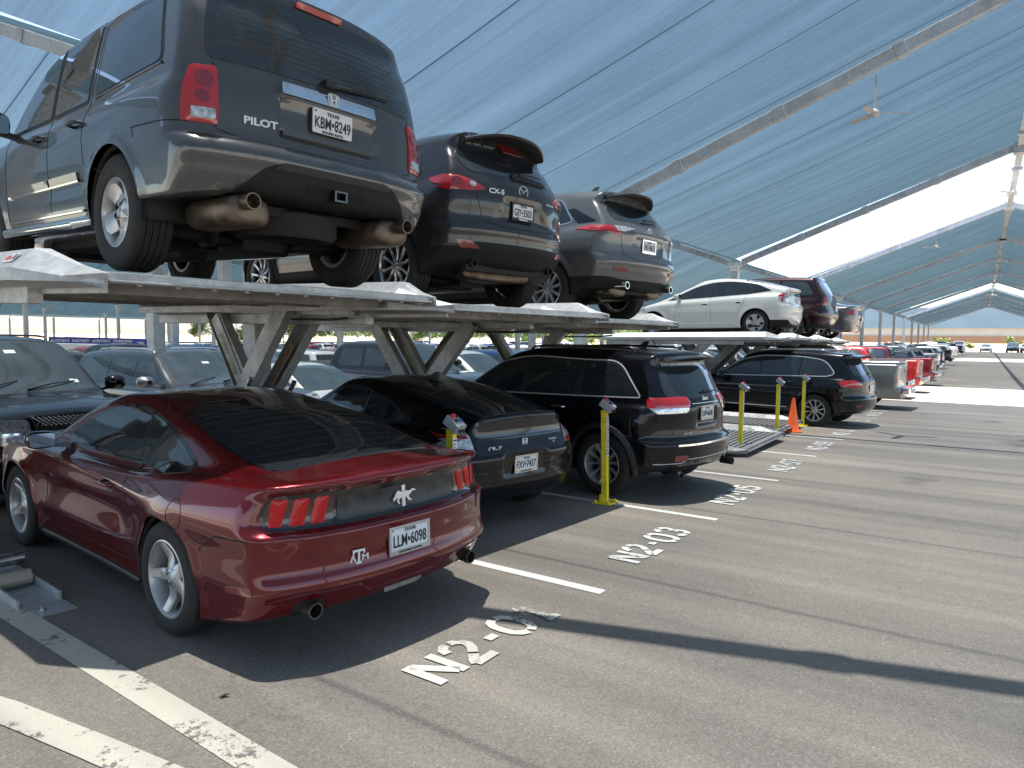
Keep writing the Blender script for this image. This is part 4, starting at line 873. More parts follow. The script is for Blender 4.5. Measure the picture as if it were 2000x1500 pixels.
# ---- black mid-size SUV
def make_suv_black():
    c=Car(wb=2.915,tr=.385,arch=.445,botz=.27,
      top=[(-1.1,1.62),(-.95,1.66),(-.7,1.695),(-.1,1.745),(.7,1.76),(1.3,1.745),(1.6,1.69),(2.0,1.48),(2.55,1.18),(2.8,1.14),(3.3,1.09),(3.6,1.0),(3.9,.85)],
      deck=[(-1.1,1.13),(-.3,1.12),(1.2,1.09),(2.3,1.08),(2.8,1.10),(3.3,1.05),(3.6,.96),(3.9,.8)],
      plan=[(-1.2,.84),(-.85,.91),(-.4,.965),(.5,.955),(2.3,.95),(2.9,.965),(3.4,.93),(3.8,.85)],
      sec=[(.2,.92),(.38,.955),(.55,.98),(.72,.99),(.88,1.0),(1.0,.98),(1.12,.94),(1.3,.9)],
      rear=[(.2,-.70),(.30,-.78),(.42,-.91),(.52,-.945),(.66,-.95),(.70,-.92),(.74,-.86),(.9,-.85),(1.05,-.855),(1.12,-.84),(1.2,-.80),(1.4,-.69),(1.58,-.585),(1.64,-.62),(1.72,-.6)],
      front=[(.3,3.6),(.5,3.78),(.8,3.80),(1.0,3.72),(1.2,3.4),(1.9,2.8)],
      green=[(-1.2,.76),(-.6,.84),(0,.87),(1.8,.87),(2.8,.87)],tum=.27,gk=.14,kc=.05,kg=.09,kb=.06,ke=.11,pr=.26,bot=[(-1.2,.37),(-.6,.35),(-.35,.27),(4,.27)],pf=.32,pp=2.7,flare=.022,fw=.04,crown=.045,
      rs=lambda y,z:.020*sstep(.26,.22,y)*sstep(.85,.87,z)*(1-sstep(1.04,1.06,z)))
    r=thing('black_suv','black SUV with wide red tail lamps, parked beyond the compact coupe','car')
    PM=MATS['paint_black']
    suv_base(r,c,PM,trim=lambda x,y,z:np.where(x<-.2,.40+.04*sstep(.5,.7,y)-z,.36-z))
    for q in (rp([(-.42,1.215,.05),(.38,1.185,.04),(.38,1.56,.04),(-.10,1.57,.16)],.05),rp([(.48,1.18),(1.26,1.165),(1.26,1.605),(.48,1.575)],.03),rp([(1.36,1.165),(2.35,1.14,.03),(1.80,1.50,.14),(1.36,1.60)],.03)):
        c.both('side_window',q,GLASS,r,off=.005,depth=.003,res=.07)
    full=rp([(-.46,1.19,.05),(.4,1.165,.1),(2.42,1.12,.02),(1.82,1.53,.14),(1.3,1.63,.2),(.4,1.60,.2),(-.10,1.60,.16)],.05)
    c.both('window_seal',grow(full,.004),BLACK,r,off=.002,depth=.003,res=.07)
    for pj in('left','right'):
        c.line([full+[full[0]]],pj,BADGE,r,name='window_chrome',w=.018,off=.006)
        c.line([[(1.31,1.1),(1.31,.42)],[(.43,1.15),(.46,.9),(.56,.66)],[(2.35,1.1),(2.38,.42)],[(.62,.42),(2.38,.42)],[(-.80,.70),(-.38,.72)]],pj,GAP,r,w=.007)
        c.line([[(.435*math.cos(t)*1.06,.385+.435*math.sin(t)*1.06) for t in np.linspace(-.15,math.pi+.15,28)]],pj,BLACK,r,name='arch_flare',w=.075,off=.016); c.line([[(2.915+.435*math.cos(t)*1.06,.385+.435*math.sin(t)*1.06) for t in np.linspace(-.15,math.pi+.15,28)]],pj,BLACK,r,name='arch_flare',w=.075,off=.016)
    rw=rp([(-.66,1.185,.06),(.66,1.185,.06),(.68,1.3,.1),(.57,1.60,.05),(-.57,1.60,.05),(-.68,1.3,.1)],.05); c.patch('rear_window',rw,'rear',GLASS,r,off=.005,res=.06)
    spoiler(r,PM,.53,1.665,-.40,-.58,-.78,.03,.03,.10)
    MB().prism([(-.0,1.75),(.12,1.755),(.0,1.83),(-.05,1.83)],-.018,.018,'xz').build('antenna_fin',PM,r)
    for sd in(1,-1):
        L=c.patch('tail_light',rp([(sd*.39,1.08,.03),(sd*.46,1.07,.02),(sd*.88,1.08,.03),(sd*.93,1.15,.03),(sd*.91,1.195,.03),(sd*.38,1.20,.03),(sd*.35,1.15,.04)],.03),'rear',RED,r,off=.009,depth=.012,res=.03,bulge=.010)
        c.patch('tail_light',rp([(-.76,1.08),(-.56,1.09,.03),(-.53,1.18,.02),(-.76,1.20)],.02),'left' if sd>0 else 'right',RED,r,off=.008,res=.03)
        L2=c.patch('reverse_light',rp([(sd*.44,1.02,.02),(sd*.82,1.02,.02),(sd*.87,1.078,.01),(sd*.64,1.078,.01),(sd*.40,1.075,.01)],.015),'rear',CLEAR,r,off=.012,depth=.01,res=.03)
        c.patch('reflector',rp([(sd*.50,.485),(sd*.68,.485),(sd*.68,.545),(sd*.50,.545)],.015),'rear',DRED,r,off=.008)
        exhaust_tip(r,-.90,sd*.66,.335,.045,.16,BLACK)
        rail(r,c,sd,.56,-.15,1.35,GLOSSB)
    plate(r,c,0,1.0,'LNP\u20226686',frame=CHROME,tilt=-.0)
    c.place_text('Jeep',.0,1.16,'rear',.085,BADGE,r,off=.008,bold=.003); c.line([[(-.33,1.115),(.33,1.115)]],'rear',BADGE,r,name='tailgate_chrome',w=.010,off=.008)
    c.place_text('LIMITED',.42,.78,'rear',.036,BADGE,r,off=.008,sx=1.15); c.place_text('4x4',-.50,.80,'rear',.036,BADGE,r,off=.008)
    c.line([[(-.66,.665),(.66,.665)]],'rear',CHROME,r,name='bumper_chrome',w=.030,off=.012)
    c.line([[(-.88,.46),(-.58,.46),(-.50,.50),(.50,.50),(.58,.46),(.88,.46)]],'rear',BADGE,r,name='bumper_edge',w=.010,off=.006)
    c.line([[(-.64,1.15),(-.66,.90),(-.62,.72),(.62,.72),(.66,.90),(.64,1.15)]],'rear',GAP,r,w=.008)
    wiper(r,c,(.02,1.235),(-.34,1.225)); handles(r,c,[(.66,1.02),(1.52,1.0)],0,CHROME,.20); mirror(r,2.15,.95,1.16,PM,.25,.18,)
    underside(r,c,0,.28); wheels(r,c,'vee',.245,.25,simple('machined_grey',(.40,.40,.40),.35,.4),.02); return r
# ---- black luxury SUV
def make_suv_lux():
    c=Car(wb=2.93,tr=.378,arch=.43,botz=.27,
      top=[(-1.1,1.60),(-.97,1.64),(-.7,1.68),(-.1,1.735),(.7,1.76),(1.3,1.745),(1.6,1.69),(2.0,1.47),(2.55,1.17),(2.8,1.13),(3.3,1.07),(3.6,.98),(3.9,.82)],
      deck=[(-1.1,1.12),(-.3,1.13),(1.2,1.09),(2.3,1.06),(2.8,1.08),(3.3,1.02),(3.6,.94),(3.9,.8)],
      plan=[(-1.2,.84),(-.85,.90),(-.4,.96),(.5,.95),(2.3,.95),(2.9,.96),(3.4,.92),(3.8,.83)],
      sec=[(.2,.93),(.38,.96),(.55,.985),(.72,.995),(.86,1.0),(.94,.99),(1.05,.94),(1.3,.88)],
      rear=[(.2,-.74),(.30,-.82),(.42,-.95),(.55,-1.0),(.66,-1.0),(.74,-.95),(.9,-.935),(1.05,-.93),(1.12,-.90),(1.2,-.85),(1.4,-.73),(1.58,-.62),(1.64,-.66),(1.72,-.6)],
      front=[(.3,3.6),(.5,3.75),(.8,3.76),(1.0,3.66),(1.2,3.3),(1.9,2.8)],
      green=[(-1.2,.74),(-.6,.82),(0,.86),(1.8,.87),(2.8,.87)],tum=.29,gk=.15,kc=.05,kg=.09,kb=.06,ke=.12,pr=.27,bot=[(-1.2,.34),(-.6,.32),(-.35,.27),(4,.27)],pf=.34,pp=2.6,flare=.020,crown=.045)
    r=thing('luxury_suv','black SUV with silver window surround, parked past the orange cone','car')
    PM=MATS['paint_black']; suv_base(r,c,PM,res=(150,48,44),trim=lambda x,y,z:np.where(x<-.2,.34-z,.33-z))
    full=rp([(-.40,1.23,.12),(-.25,1.165,.08),(.6,1.145,.2),(2.42,1.10,.02),(1.82,1.50,.14),(1.3,1.61,.2),(.4,1.60,.2),(-.16,1.53,.2)],.05)
    c.both('side_window',full,GLASS,r,off=.004,depth=.003,res=.08)
    for pj in('left','right'):
        c.line([full+[full[0]]],pj,BADGE,r,name='window_chrome',w=.022,off=.008); c.line([[(1.31,1.12),(1.31,1.58)],[(.40,1.15),(.36,1.58)]],pj,GLOSSB,r,name='window_pillar',w=.05,off=.006)
        c.line([[(.62,.42),(2.3,.42)]],pj,CHROME,r,name='sill_chrome',w=.014,off=.01)
        c.patch('tail_light',rp([(-.78,.94),(-.52,1.0,.03),(-.54,1.07,.02),(-.78,1.10)],.02),pj,RED,r,off=.008,res=.04)
    rw=rp([(-.60,1.19,.06),(.60,1.19,.06),(.64,1.3,.1),(.54,1.57,.05),(-.54,1.57,.05),(-.64,1.3,.1)],.05); c.patch('rear_window',rw,'rear',GLASS,r,off=.005,res=.07)
    spoiler(r,PM,.57,1.655,-.45,-.66,-.88,.035,.05,.14)
    for sd in(1,-1):
        c.patch('tail_light',rp([(sd*.50,.955,.02),(sd*.66,.92,.02),(sd*.93,.94,.03),(sd*.93,1.09,.03),(sd*.66,1.08,.03),(sd*.50,1.00,.02)],.02),'rear',RED,r,off=.009,depth=.012,res=.035,bulge=.01)
        c.patch('reflector',rp([(sd*.55,.50),(sd*.74,.50),(sd*.74,.535),(sd*.55,.535)],.01),'rear',DRED,r,off=.008)
        rail(r,c,sd,.56,-.15,1.35,CHROME)
    c.patch('skid_trim',rp([(-.62,.30),(.62,.30),(.56,.385),(-.56,.385)],.03),'rear',ALLOY,r,off=.006,res=.06)
    plate(r,c,0,.90,'JTK\u20224815',tilt=-.02,detail=False); P,G=c.pt(0,1.085,'rear',.008); ring_emblem(r,P,.035,.035,[[(-.9,0),(.9,0)],[(0,-.9),(0,.9)]])
    wiper(r,c,(.0,1.22),(-.34,1.215)); handles(r,c,[(.62,1.0),(1.5,.97)],0,PM,.2); mirror(r,2.12,.93,1.12,PM,.24,.17); wheels(r,c,'vee',.245,.25,None,.02); underside(r,c,0,.28); return r
# ---- cream hybrid hatchback
def make_hybrid():
    c=Car(wb=2.70,tr=.315,arch=.36,botz=.19,
      top=[(-1.0,1.10),(-.85,1.14),(-.5,1.24),(0,1.37),(.5,1.455),(.95,1.49),(1.35,1.46),(1.8,1.28),(2.4,1.03),(2.8,.90),(3.2,.80),(3.5,.66)],
      deck=[(-1,1.0),(-.4,1.01),(.4,.98),(1.3,.93),(2.2,.90),(2.7,.86),(3.1,.77),(3.5,.6)],
      plan=[(-1.1,.76),(-.7,.82),(-.2,.865),(.6,.865),(1.8,.86),(2.7,.865),(3.1,.82),(3.5,.70)],
      sec=[(.1,.94),(.25,.965),(.5,.99),(.68,1.0),(.85,.985),(1.0,.94),(1.15,.9)],
      rear=[(.1,-.62),(.2,-.70),(.32,-.80),(.45,-.85),(.62,-.855),(.72,-.84),(.80,-.79),(.95,-.785),(1.08,-.80),(1.14,-.83),(1.2,-.7)],
      front=[(.2,3.45),(.4,3.6),(.6,3.58),(.8,3.4),(1.0,3.0)],
      green=[(-1.0,.62),(-.5,.72),(.2,.77),(1.2,.79),(2.2,.79),(2.8,.77)],tum=.36,gk=.15,kc=.06,kg=.10,kb=.08,ke=.12,pr=.22,pf=.42,pp=2.6,flare=.012,crown=.04)
    r=thing('hybrid_hatchback','cream white hatchback raised on a platform, seen from its left side','car')
    PM=paint('paint_cream_white',(.76,.755,.72),.05,.35,.03,(.02,.02,.02)); suv_base(r,c,PM,res=(140,48,40),trim=lambda x,y,z:np.where(x<-.3,.30+.12*sstep(.2,.7,y)*(x>-.75)-z-.04,-.2))
    full=rp([(-.36,1.10,.03),(.2,1.03,.1),(2.32,.935,.02),(1.6,1.26,.14),(1.15,1.375,.2),(.6,1.38,.2),(.0,1.28,.14)],.05)
    c.both('side_window',full,GLASS,r,off=.004,depth=.003,res=.08)
    for pj in('left','right'):
        c.line([[(1.12,.98),(1.08,1.37)],[(.10,1.05),(.22,1.30)]],pj,BLACK,r,name='window_pillar',w=.05,off=.006)
        c.line([[(1.15,.98),(1.12,.6),(1.12,.27)],[(.22,1.03),(.32,.75),(.45,.5)],[(2.05,.93),(2.1,.3)],[(.5,.27),(2.1,.27)]],pj,GAP,r,w=.006)
        c.patch('tail_light',rp([(-.70,.80),(-.60,.83),(-.52,.99),(-.64,1.02),(-.72,1.0)],.03),pj,RED,r,off=.008,res=.04); c.patch('headlight',rp([(3.0,.66),(3.36,.60),(3.30,.70),(2.92,.80)],.03),pj,CLEAR,r,off=.006,res=.05)
    c.patch('rear_window',rp([(-.70,-.55),(.30,-.60),(.42,0,.3),(.30,.60),(-.70,.55)],.08),'top',GLASS,r,off=.003,res=.09)
    c.patch('windshield',rp([(1.5,-.55),(1.5,.55),(2.42,.66),(2.5,0,.3),(2.42,-.66)],.08),'top',WSHIELD,r,off=.003,res=.09)
    c.patch('lower_tail_glass',rp([(-.56,.955),(.56,.955),(.55,1.085),(-.55,1.085)],.04),'rear',GLASS,r,off=.005,res=.06)
    for sd in(1,-1): c.patch('tail_light',rp([(sd*.60,.80,.02),(sd*.80,.80,.03),(sd*.80,1.02,.05),(sd*.64,1.06,.03)],.03),'rear',CLEAR,r,off=.008,res=.04)
    plate(r,c,0,.80,'HDR\u20222250',tilt=-.02,detail=False); handles(r,c,[(.42,.84),(1.28,.82)],0,PM,.18); mirror(r,1.95,.85,1.02,PM,.20,.15,cap=PM); underside(r,c,0,.2); wheels(r,c,'tri',.215,.195,None,.015)
    return r
# ---- cars seen from the front and generic cars of the lot
def front_suv(kind):
    tall=kind=='tall'
    c=Car(wb=2.95 if tall else 2.915,tr=.39,arch=.44,botz=.30,
      top=[(-1.2,1.78),(-.9,1.84),(0,1.89),(1.0,1.89),(1.5,1.85),(1.85,1.66),(2.3,1.30),(2.5,1.22),(3.0,1.19),(3.5,1.13),(3.75,1.03),(3.95,.8)] if tall else [(-1.1,1.62),(-.9,1.68),(0,1.75),(.9,1.76),(1.4,1.72),(1.8,1.50),(2.3,1.20),(2.55,1.13),(3.1,1.10),(3.5,1.03),(3.7,.95),(3.95,.75)],
      deck=[(-1.2,1.16),(2.2,1.15),(2.5,1.18),(3.3,1.13),(3.7,1.0),(4.0,.8)] if tall else [(-1.2,1.10),(2.2,1.08),(2.5,1.09),(3.3,1.04),(3.65,.93),(4.0,.75)],
      plan=[(-1.3,.95),(0,.99),(2.0,.985),(3.0,.99),(3.5,.96),(3.9,.92)],sec=[(.2,.94),(.4,.97),(.6,.99),(.85,1.0),(1.0,.985),(1.15,.95),(1.3,.92)],
      rear=[(.2,-.9),(.5,-1.05),(.9,-1.05),(1.3,-1.0),(1.9,-.8)],front=[(.25,3.70),(.4,3.80),(.62,3.84),(.75,3.80),(1.0,3.78),(1.1,3.70),(1.2,3.5),(1.95,2.9)],
      green=[(-1.2,.88),(0,.91),(2.0,.90),(2.7,.90)],tum=.24,gk=.10,kc=.06,kg=.10,kb=.05,ke=.09,pr=.15,pf=.16,pp=3.0,flare=.02,crown=.05,crownl=.03)
    if tall:
        r=thing('black_truck_suv','tall black SUV with mesh grille and gold emblem, nose to nose with the coupe','car'); PM=MATS['paint_black']
    else:
        r=thing('grey_suv_front','dark grey SUV facing the aisle beside the tall black SUV','car'); PM=paint('paint_granite',(.05,.054,.060),.5,.3,.10)
    suv_base(r,c,PM,res=(150,60,50))
    wz=[(1.62,-.66,.06),(1.62,.66,.06),(2.33,.76,.05),(2.44,.3,.3),(2.44,-.3,.3),(2.33,-.76,.05)] if tall else [(1.50,-.62,.06),(1.50,.62,.06),(2.33,.74,.05),(2.46,.3,.3),(2.46,-.3,.3),(2.33,-.74,.05)]
    c.patch('windshield_seal',grow(rp(wz,.05),.03),'top',BLACK,r,off=.002,res=.08); W=c.patch('windshield',rp(wz,.05),'top',WSHIELD,r,off=.005,res=.08)
    c.patch('toll_tag',[(1.78,-.06),(1.78,.06),(1.84,.06),(1.84,-.06)],'top',WHITEP,W,off=.010,depth=.002); c.patch('sticker',[(2.24,.50),(2.24,.60),(2.19,.60),(2.19,.50)],'top',WHITEP,W,off=.010,depth=.002)
    for a,b in(((2.42,-.05),(2.22,.55)),((2.42,-.62),(2.22,-.08))):
        P,G=c.pt(*a,'top',.02);Q,H=c.pt(*b,'top',.015); MB().tube([P,(np.array(P)+np.array(Q))/2+G*.02,Q],[.014,.010,.006],8).build('wiper',BLACK,r,auto=50)
    zt=.10 if tall else 0
    for q in ([(-.7,1.22,.06),(.30,1.20,.04),(.30,1.62+zt,.04),(-.6,1.60+zt,.08)],[(.40,1.20,.03),(1.15,1.20,.03),(1.15,1.62+zt,.03),(.40,1.62+zt,.03)],[(1.25,1.20,.03),(2.15,1.20,.03),(1.62,1.62+zt,.1),(1.25,1.64+zt,.03)]): c.both('side_window',rp([(a,b-(0 if tall else .05),*k) for a,b,*k in q]),WSHIELD,r,off=.004,res=.08)
    mirror(r,2.05,1.0,1.28 if tall else 1.2,PM,.26,.20,cap=PM if tall else ALLOY)
    for sd in(1,-1):
        if tall:
            L=c.patch('headlight',rp([(sd*.55,.80),(sd*.93,.80),(sd*.93,1.04),(sd*.55,1.04)],.04),'front',CLEAR,r,off=.008,res=.05); c.patch('lamp_divider',[(sd*.56,.90),(sd*.92,.90),(sd*.92,.915),(sd*.56,.915)],'front',CHROME,L,off=.018)
            c.patch('turn_lamp',rp([(sd*.56,.81),(sd*.92,.81),(sd*.92,.87),(sd*.56,.87)],.02),'front',CLEAR,L,off=.016)
        else: c.patch('headlight',rp([(sd*.55,.82),(sd*.92,.84),(sd*.90,.97),(sd*.58,.95)],.04),'front',CLEAR,r,off=.008,res=.05)
        rail(r,c,sd,.60,-.4,1.3,CHROME if not tall else BLACK)
    if tall:
        G_=c.patch('grille',rp([(-.50,.80),(.50,.80),(.52,1.06),(-.52,1.06)],.02),'front',BLACK,r,off=.006,res=.08); X=c.x1()
        mb=MB()
        for zb in((.81,.905),(.965,1.05)):
            n=22
            for k in range(-2,n):
                y=-.50+1.0*k/n
                for s_ in(1,-1):
                    y0,y1=y,y+.095; a,b=(zb[0],zb[1]) if s_>0 else (zb[1],zb[0])
                    if y0<-.50 or y1>.50: continue
                    P=c.pt(y0,a,'front',.014)[0]; Q=c.pt(y1,b,'front',.014)[0]; mb.bar(P,Q,.006,.006)
        mb.build('grille_mesh',simple('mesh_silver',(.45,.45,.46),.35,.8),G_)
        c.line([[(-.51,.91),(.51,.91)],[(-.51,.955),(.51,.955)],[(-.51,1.06),(.51,1.06),(.5,.80),(-.5,.80),(-.51,1.06)]],'front',CHROME,r,name='grille_chrome',w=.018,off=.012)
        P,_=c.pt(0,.935,'front',.03); M=frameM(P,(0,1,0),(0,0,1)); q=MB().prism([(-.12,-.025),(-.05,-.025),(-.045,-.04),(.045,-.04),(.05,-.025),(.12,-.025),(.11,.025),(.045,.025),(.04,.04),(-.04,.04),(-.045,.025),(-.11,.025)],-.01,.015).build('emblem',simple('gold_emblem',(.62,.42,.10),.3,.8),r); q.data.transform(M)
        c.line([[(-.9,.66),(.9,.66)]],'front',CHROME,r,name='bumper_trim',w=.05,off=.012)
        MB().prism([(-.05,1.89),(.05,1.89),(.02,1.95),(-.02,1.95)],-.02,.02,'xz').build('antenna_fin',BLACK,r)
    wheels(r,c,'fivebroad',.25,.25,None,.02,low=True); return r
def generic(kind,name,label,cat,PM,hi=True,style='five',group=None,glassm=None):
    """cars, trucks and vans of the lot; kind: sedan, suv, pickup, van"""
    gm=glassm or WSHIELD
    if kind=='sedan':
        c=Car(wb=2.8,tr=.33,arch=.375,botz=.2,top=[(-1.2,.98),(-.9,1.04),(-.5,1.10),(0,1.30),(.5,1.42),(1.0,1.46),(1.5,1.40),(2.0,1.16),(2.4,.98),(2.9,.92),(3.3,.84),(3.8,.65)],deck=[(-1.2,1.0),(-.5,1.0),(1,.95),(2.3,.94),(3.0,.88),(3.4,.76),(3.9,.6)],
          plan=[(-1.2,.82),(-.7,.89),(0,.92),(2,.91),(2.8,.92),(3.3,.87),(3.8,.75)],sec=[(.1,.94),(.3,.965),(.6,1.0),(.8,.99),(.95,.95),(1.1,.9)],rear=[(.1,-.9),(.4,-1.05),(.65,-1.08),(.9,-1.05),(1.0,-1.1),(1.2,-.8)],front=[(.2,3.55),(.45,3.72),(.65,3.7),(.8,3.5),(1.0,3.1)],
          green=[(-1.2,.66),(-.2,.76),(1,.80),(2.4,.80)],tum=.40,gk=.12,kc=.06,kg=.10,kb=.08,ke=.12,pr=.22,pf=.38,flare=.012)
        win=[[(-.15,1.04,.03),(.2,1.22,.1),(.50,1.33,.05),(.50,1.0,.03)],[(.58,1.0,.03),(.58,1.34,.05),(1.13,1.365,.05),(1.13,.99,.03)],[(1.21,.99,.03),(1.21,1.365,.05),(1.55,1.27,.1),(2.05,.985,.03)]]; ws=[(1.45,-.56,.06),(1.45,.56,.06),(2.26,.70,.06),(2.36,0,.3),(2.26,-.70,.06)]; rwt=[(-.52,-.62,.06),(-.52,.62,.06),(.25,.56,.06),(.25,-.56,.06)]; rwr=None
        TL=[(.48,.72),(.86,.74),(.86,.90),(.50,.88)]; HL=[(.50,.60),(.84,.66),(.80,.76),(.52,.70)]; GR=[(-.42,.42),(.42,.42),(.45,.64),(-.45,.64)]
    elif kind=='suv':
        c=Car(wb=2.75,tr=.36,arch=.41,botz=.26,top=[(-1.1,1.56),(-.9,1.62),(-.3,1.69),(.6,1.72),(1.2,1.69),(1.5,1.62),(1.9,1.40),(2.4,1.12),(2.7,1.07),(3.2,1.0),(3.5,.90),(3.8,.7)],deck=[(-1.2,1.08),(1.2,1.05),(2.3,1.03),(2.6,1.05),(3.2,.97),(3.5,.86),(3.9,.6)],
          plan=[(-1.3,.84),(-.8,.91),(0,.94),(1.8,.93),(2.7,.94),(3.2,.90),(3.7,.82)],sec=[(.2,.94),(.4,.97),(.7,1.0),(.9,.985),(1.1,.93),(1.25,.90)],rear=[(.2,-.75),(.42,-.93),(.6,-1.0),(.8,-.95),(1.1,-.92),(1.3,-.80),(1.6,-.62),(1.7,-.6)],front=[(.3,3.5),(.5,3.65),(.8,3.64),(1.0,3.5),(1.1,3.2),(1.8,2.6)],
          green=[(-1.2,.80),(-.4,.85),(1.6,.86),(2.5,.85)],tum=.28,gk=.12,kc=.06,kg=.10,kb=.06,ke=.12,pr=.22,pf=.26,flare=.016)
        win=[[(-.55,1.16,.05),(.30,1.13,.04),(.30,1.56,.04),(-.35,1.53,.1)],[(.38,1.13,.03),(1.13,1.11,.03),(1.13,1.58,.03),(.38,1.57,.03)],[(1.21,1.11,.03),(2.15,1.08,.03),(1.62,1.46,.1),(1.21,1.57,.03)]]; ws=[(1.5,-.60,.06),(1.5,.60,.06),(2.28,.74,.06),(2.40,0,.3),(2.28,-.74,.06)]; rwt=None; rwr=[(-.64,1.14,.06),(.64,1.14,.06),(.56,1.54,.08),(-.56,1.54,.08)]
        TL=[(.62,.88),(.90,.88),(.88,1.12),(.66,1.12)]; HL=[(.50,.78),(.86,.82),(.84,.93),(.54,.90)]; GR=[(-.45,.62),(.45,.62),(.47,.88),(-.47,.88)]
    elif kind=='pickup':
        c=Car(wb=3.65,tr=.40,arch=.46,botz=.34,zs=.85,top=[(-1.3,1.0),(.70,1.0),(.86,1.60),(1.05,1.86),(1.3,1.91),(2.1,1.91),(2.5,1.84),(2.9,1.55),(3.3,1.28),(3.5,1.22),(4.0,1.20),(4.3,1.13),(4.6,.95)],deck=[(-1.3,1.36),(.9,1.35),(1.2,1.26),(3.2,1.24),(3.5,1.24),(4.1,1.17),(4.4,1.05),(4.7,.8)],
          plan=[(-1.3,.97),(0,1.0),(3,.99),(3.7,1.0),(4.2,.97),(4.6,.92)],sec=[(.2,.94),(.4,.97),(.7,1.0),(1.0,.995),(1.2,.975),(1.35,.955)],rear=[(.3,-1.10),(.45,-1.14),(.60,-1.15),(.66,-1.08),(.7,-1.04),(1.3,-1.06),(1.4,-1.06),(1.6,-.8)],front=[(.3,4.40),(.5,4.50),(.8,4.52),(1.05,4.46),(1.2,4.2),(2,3.5)],
          green=[(-1.2,.90),(.8,.90),(2.6,.91),(3.5,.90)],tum=.22,gk=.08,kc=.04,kg=.10,kb=.03,ke=.06,pr=.05,pf=.18,pp=3,flare=.02,crownl=.0,crown=.04)
        win=[[(1.10,1.36,.04),(1.82,1.36,.04),(1.82,1.74,.04),(1.18,1.74,.08)],[(1.92,1.36,.04),(2.95,1.36,.03),(2.55,1.70,.1),(1.92,1.75,.04)]]; ws=[(2.5,-.64,.06),(2.5,.64,.06),(3.22,.78,.06),(3.32,0,.3),(3.22,-.78,.06)]; rwt=None; rwr=None
        TL=[(.80,.85),(.96,.85),(.96,1.27),(.80,1.27)]; HL=[(.62,.80),(.93,.80),(.93,1.02),(.62,1.02)]; GR=[(-.56,.72),(.56,.72),(.56,1.04),(-.56,1.04)]
    r=thing(name,label,cat,group=group)
    res={'sedan':(110,44,34),'suv':(110,44,38),'pickup':(130,46,44)}[kind] if hi else (56,24,22)
    k=.08 if hi else .16
    c.body(res,PM,r,trim=(lambda x,y,z:.36-z) if kind=='suv' else None)
    for q in win: c.both('side_window',rp(q,.04,3),gm,r,off=.005,res=k)
    c.patch('windshield',rp(ws,.05,3),'top',gm,r,off=.005,res=k)
    if rwt: c.patch('rear_window',rp(rwt,.05,3),'top',gm,r,off=.005,res=k)
    if rwr: c.patch('rear_window',rp(rwr,.05,3),'rear',GLASS,r,off=.005,res=k)
    if kind=='pickup':
        c.patch('bed_cover',rp([(-.98,-.84),(-.98,.84),(.78,.84),(.78,-.84)],.02,2),'top',BLACK,r,off=.02,res=.3)
        M=MB(); M.add([(.80,-.70,1.42),(.80,.70,1.42),(.885,.66,1.76),(.885,-.66,1.76),(.9,-.70,1.42),(.9,.7,1.42),(.97,.66,1.76),(.97,-.66,1.76)],[(0,3,2,1),(0,1,5,4),(1,2,6,5),(2,3,7,6),(3,0,4,7)]); M.build('rear_window',GLASS,r)
        bm_=MB().box((-1.30,-.94,.50),(-1.10,.94,.68)); bm_.box((-1.33,-.25,.50),(-1.28,.25,.60)); bevel(bm_.build('bumper',CHROME,r),.03)
        c.patch('tailgate_handle',rp([(-.12,1.12),(.12,1.12),(.12,1.19),(-.12,1.19)],.02),'rear',BLACK,r,off=.006); c.line([[(-.78,.72),(-.78,1.32)],[(.78,.72),(.78,1.32)]],'rear',GAP,r,w=.012)
    for sd in(1,-1):
        c.patch('tail_light',rp([(sd*a,b) for a,b in TL],.02,3),'rear',RED,r,off=.008,res=.1); c.patch('headlight',rp([(sd*a,b) for a,b in HL],.03,3),'front',CLEAR,r,off=.008,res=.1)
    if kind=='pickup':
        for pj in('left','right'): c.patch('tail_light',rp([(-1.02,.85),(-.94,.85),(-.94,1.27),(-1.02,1.27)],.02,2),pj,RED,r,off=.006,res=.1)
    c.patch('grille',rp(GR,.03,3),'front',BLACK,r,off=.006,res=.1)
    z={'sedan':.62,'suv':.80,'pickup':.59}[kind]; P,G=c.pt(0,z,'rear',.014); 
    if kind=='pickup': P=np.array([-1.335,0,.60])
    MB().box((P[0]-.012,-.152,z-.076),(P[0],.152,z+.076)).build('licence_plate',WHITEP,r)
    if hi:
        mirror(r,{'sedan':2.0,'suv':2.02,'pickup':2.85}[kind],{'sedan':.90,'suv':.93,'pickup':1.02}[kind],{'sedan':1.02,'suv':1.15,'pickup':1.42}[kind],PM,.22,.17,cap=PM)
        gl={'sedan':[[(.54,1.0),(.56,.3)],[(1.17,1.0),(1.17,.3)],[(2.05,.95),(2.08,.3)]],'suv':[[(.34,1.1),(.42,.5)],[(1.17,1.1),(1.17,.42)],[(2.2,1.03),(2.2,.4)]],'pickup':[[(.84,1.34),(.84,.45)],[(1.87,1.3),(1.87,.42)],[(3.0,1.24),(3.0,.42)]]}[kind]
        for pj in('left','right'): c.line(gl,pj,GAP,r,w=.008)
        handles(r,c,[(x+.16,{'sedan':.84,'suv':.97,'pickup':1.14}[kind]) for x,_ in [g_[0] for g_ in gl[:2]]],0,PM)
    wheels(r,c,style,c.tr*.66,.23,None,.02,low=True)
    return r
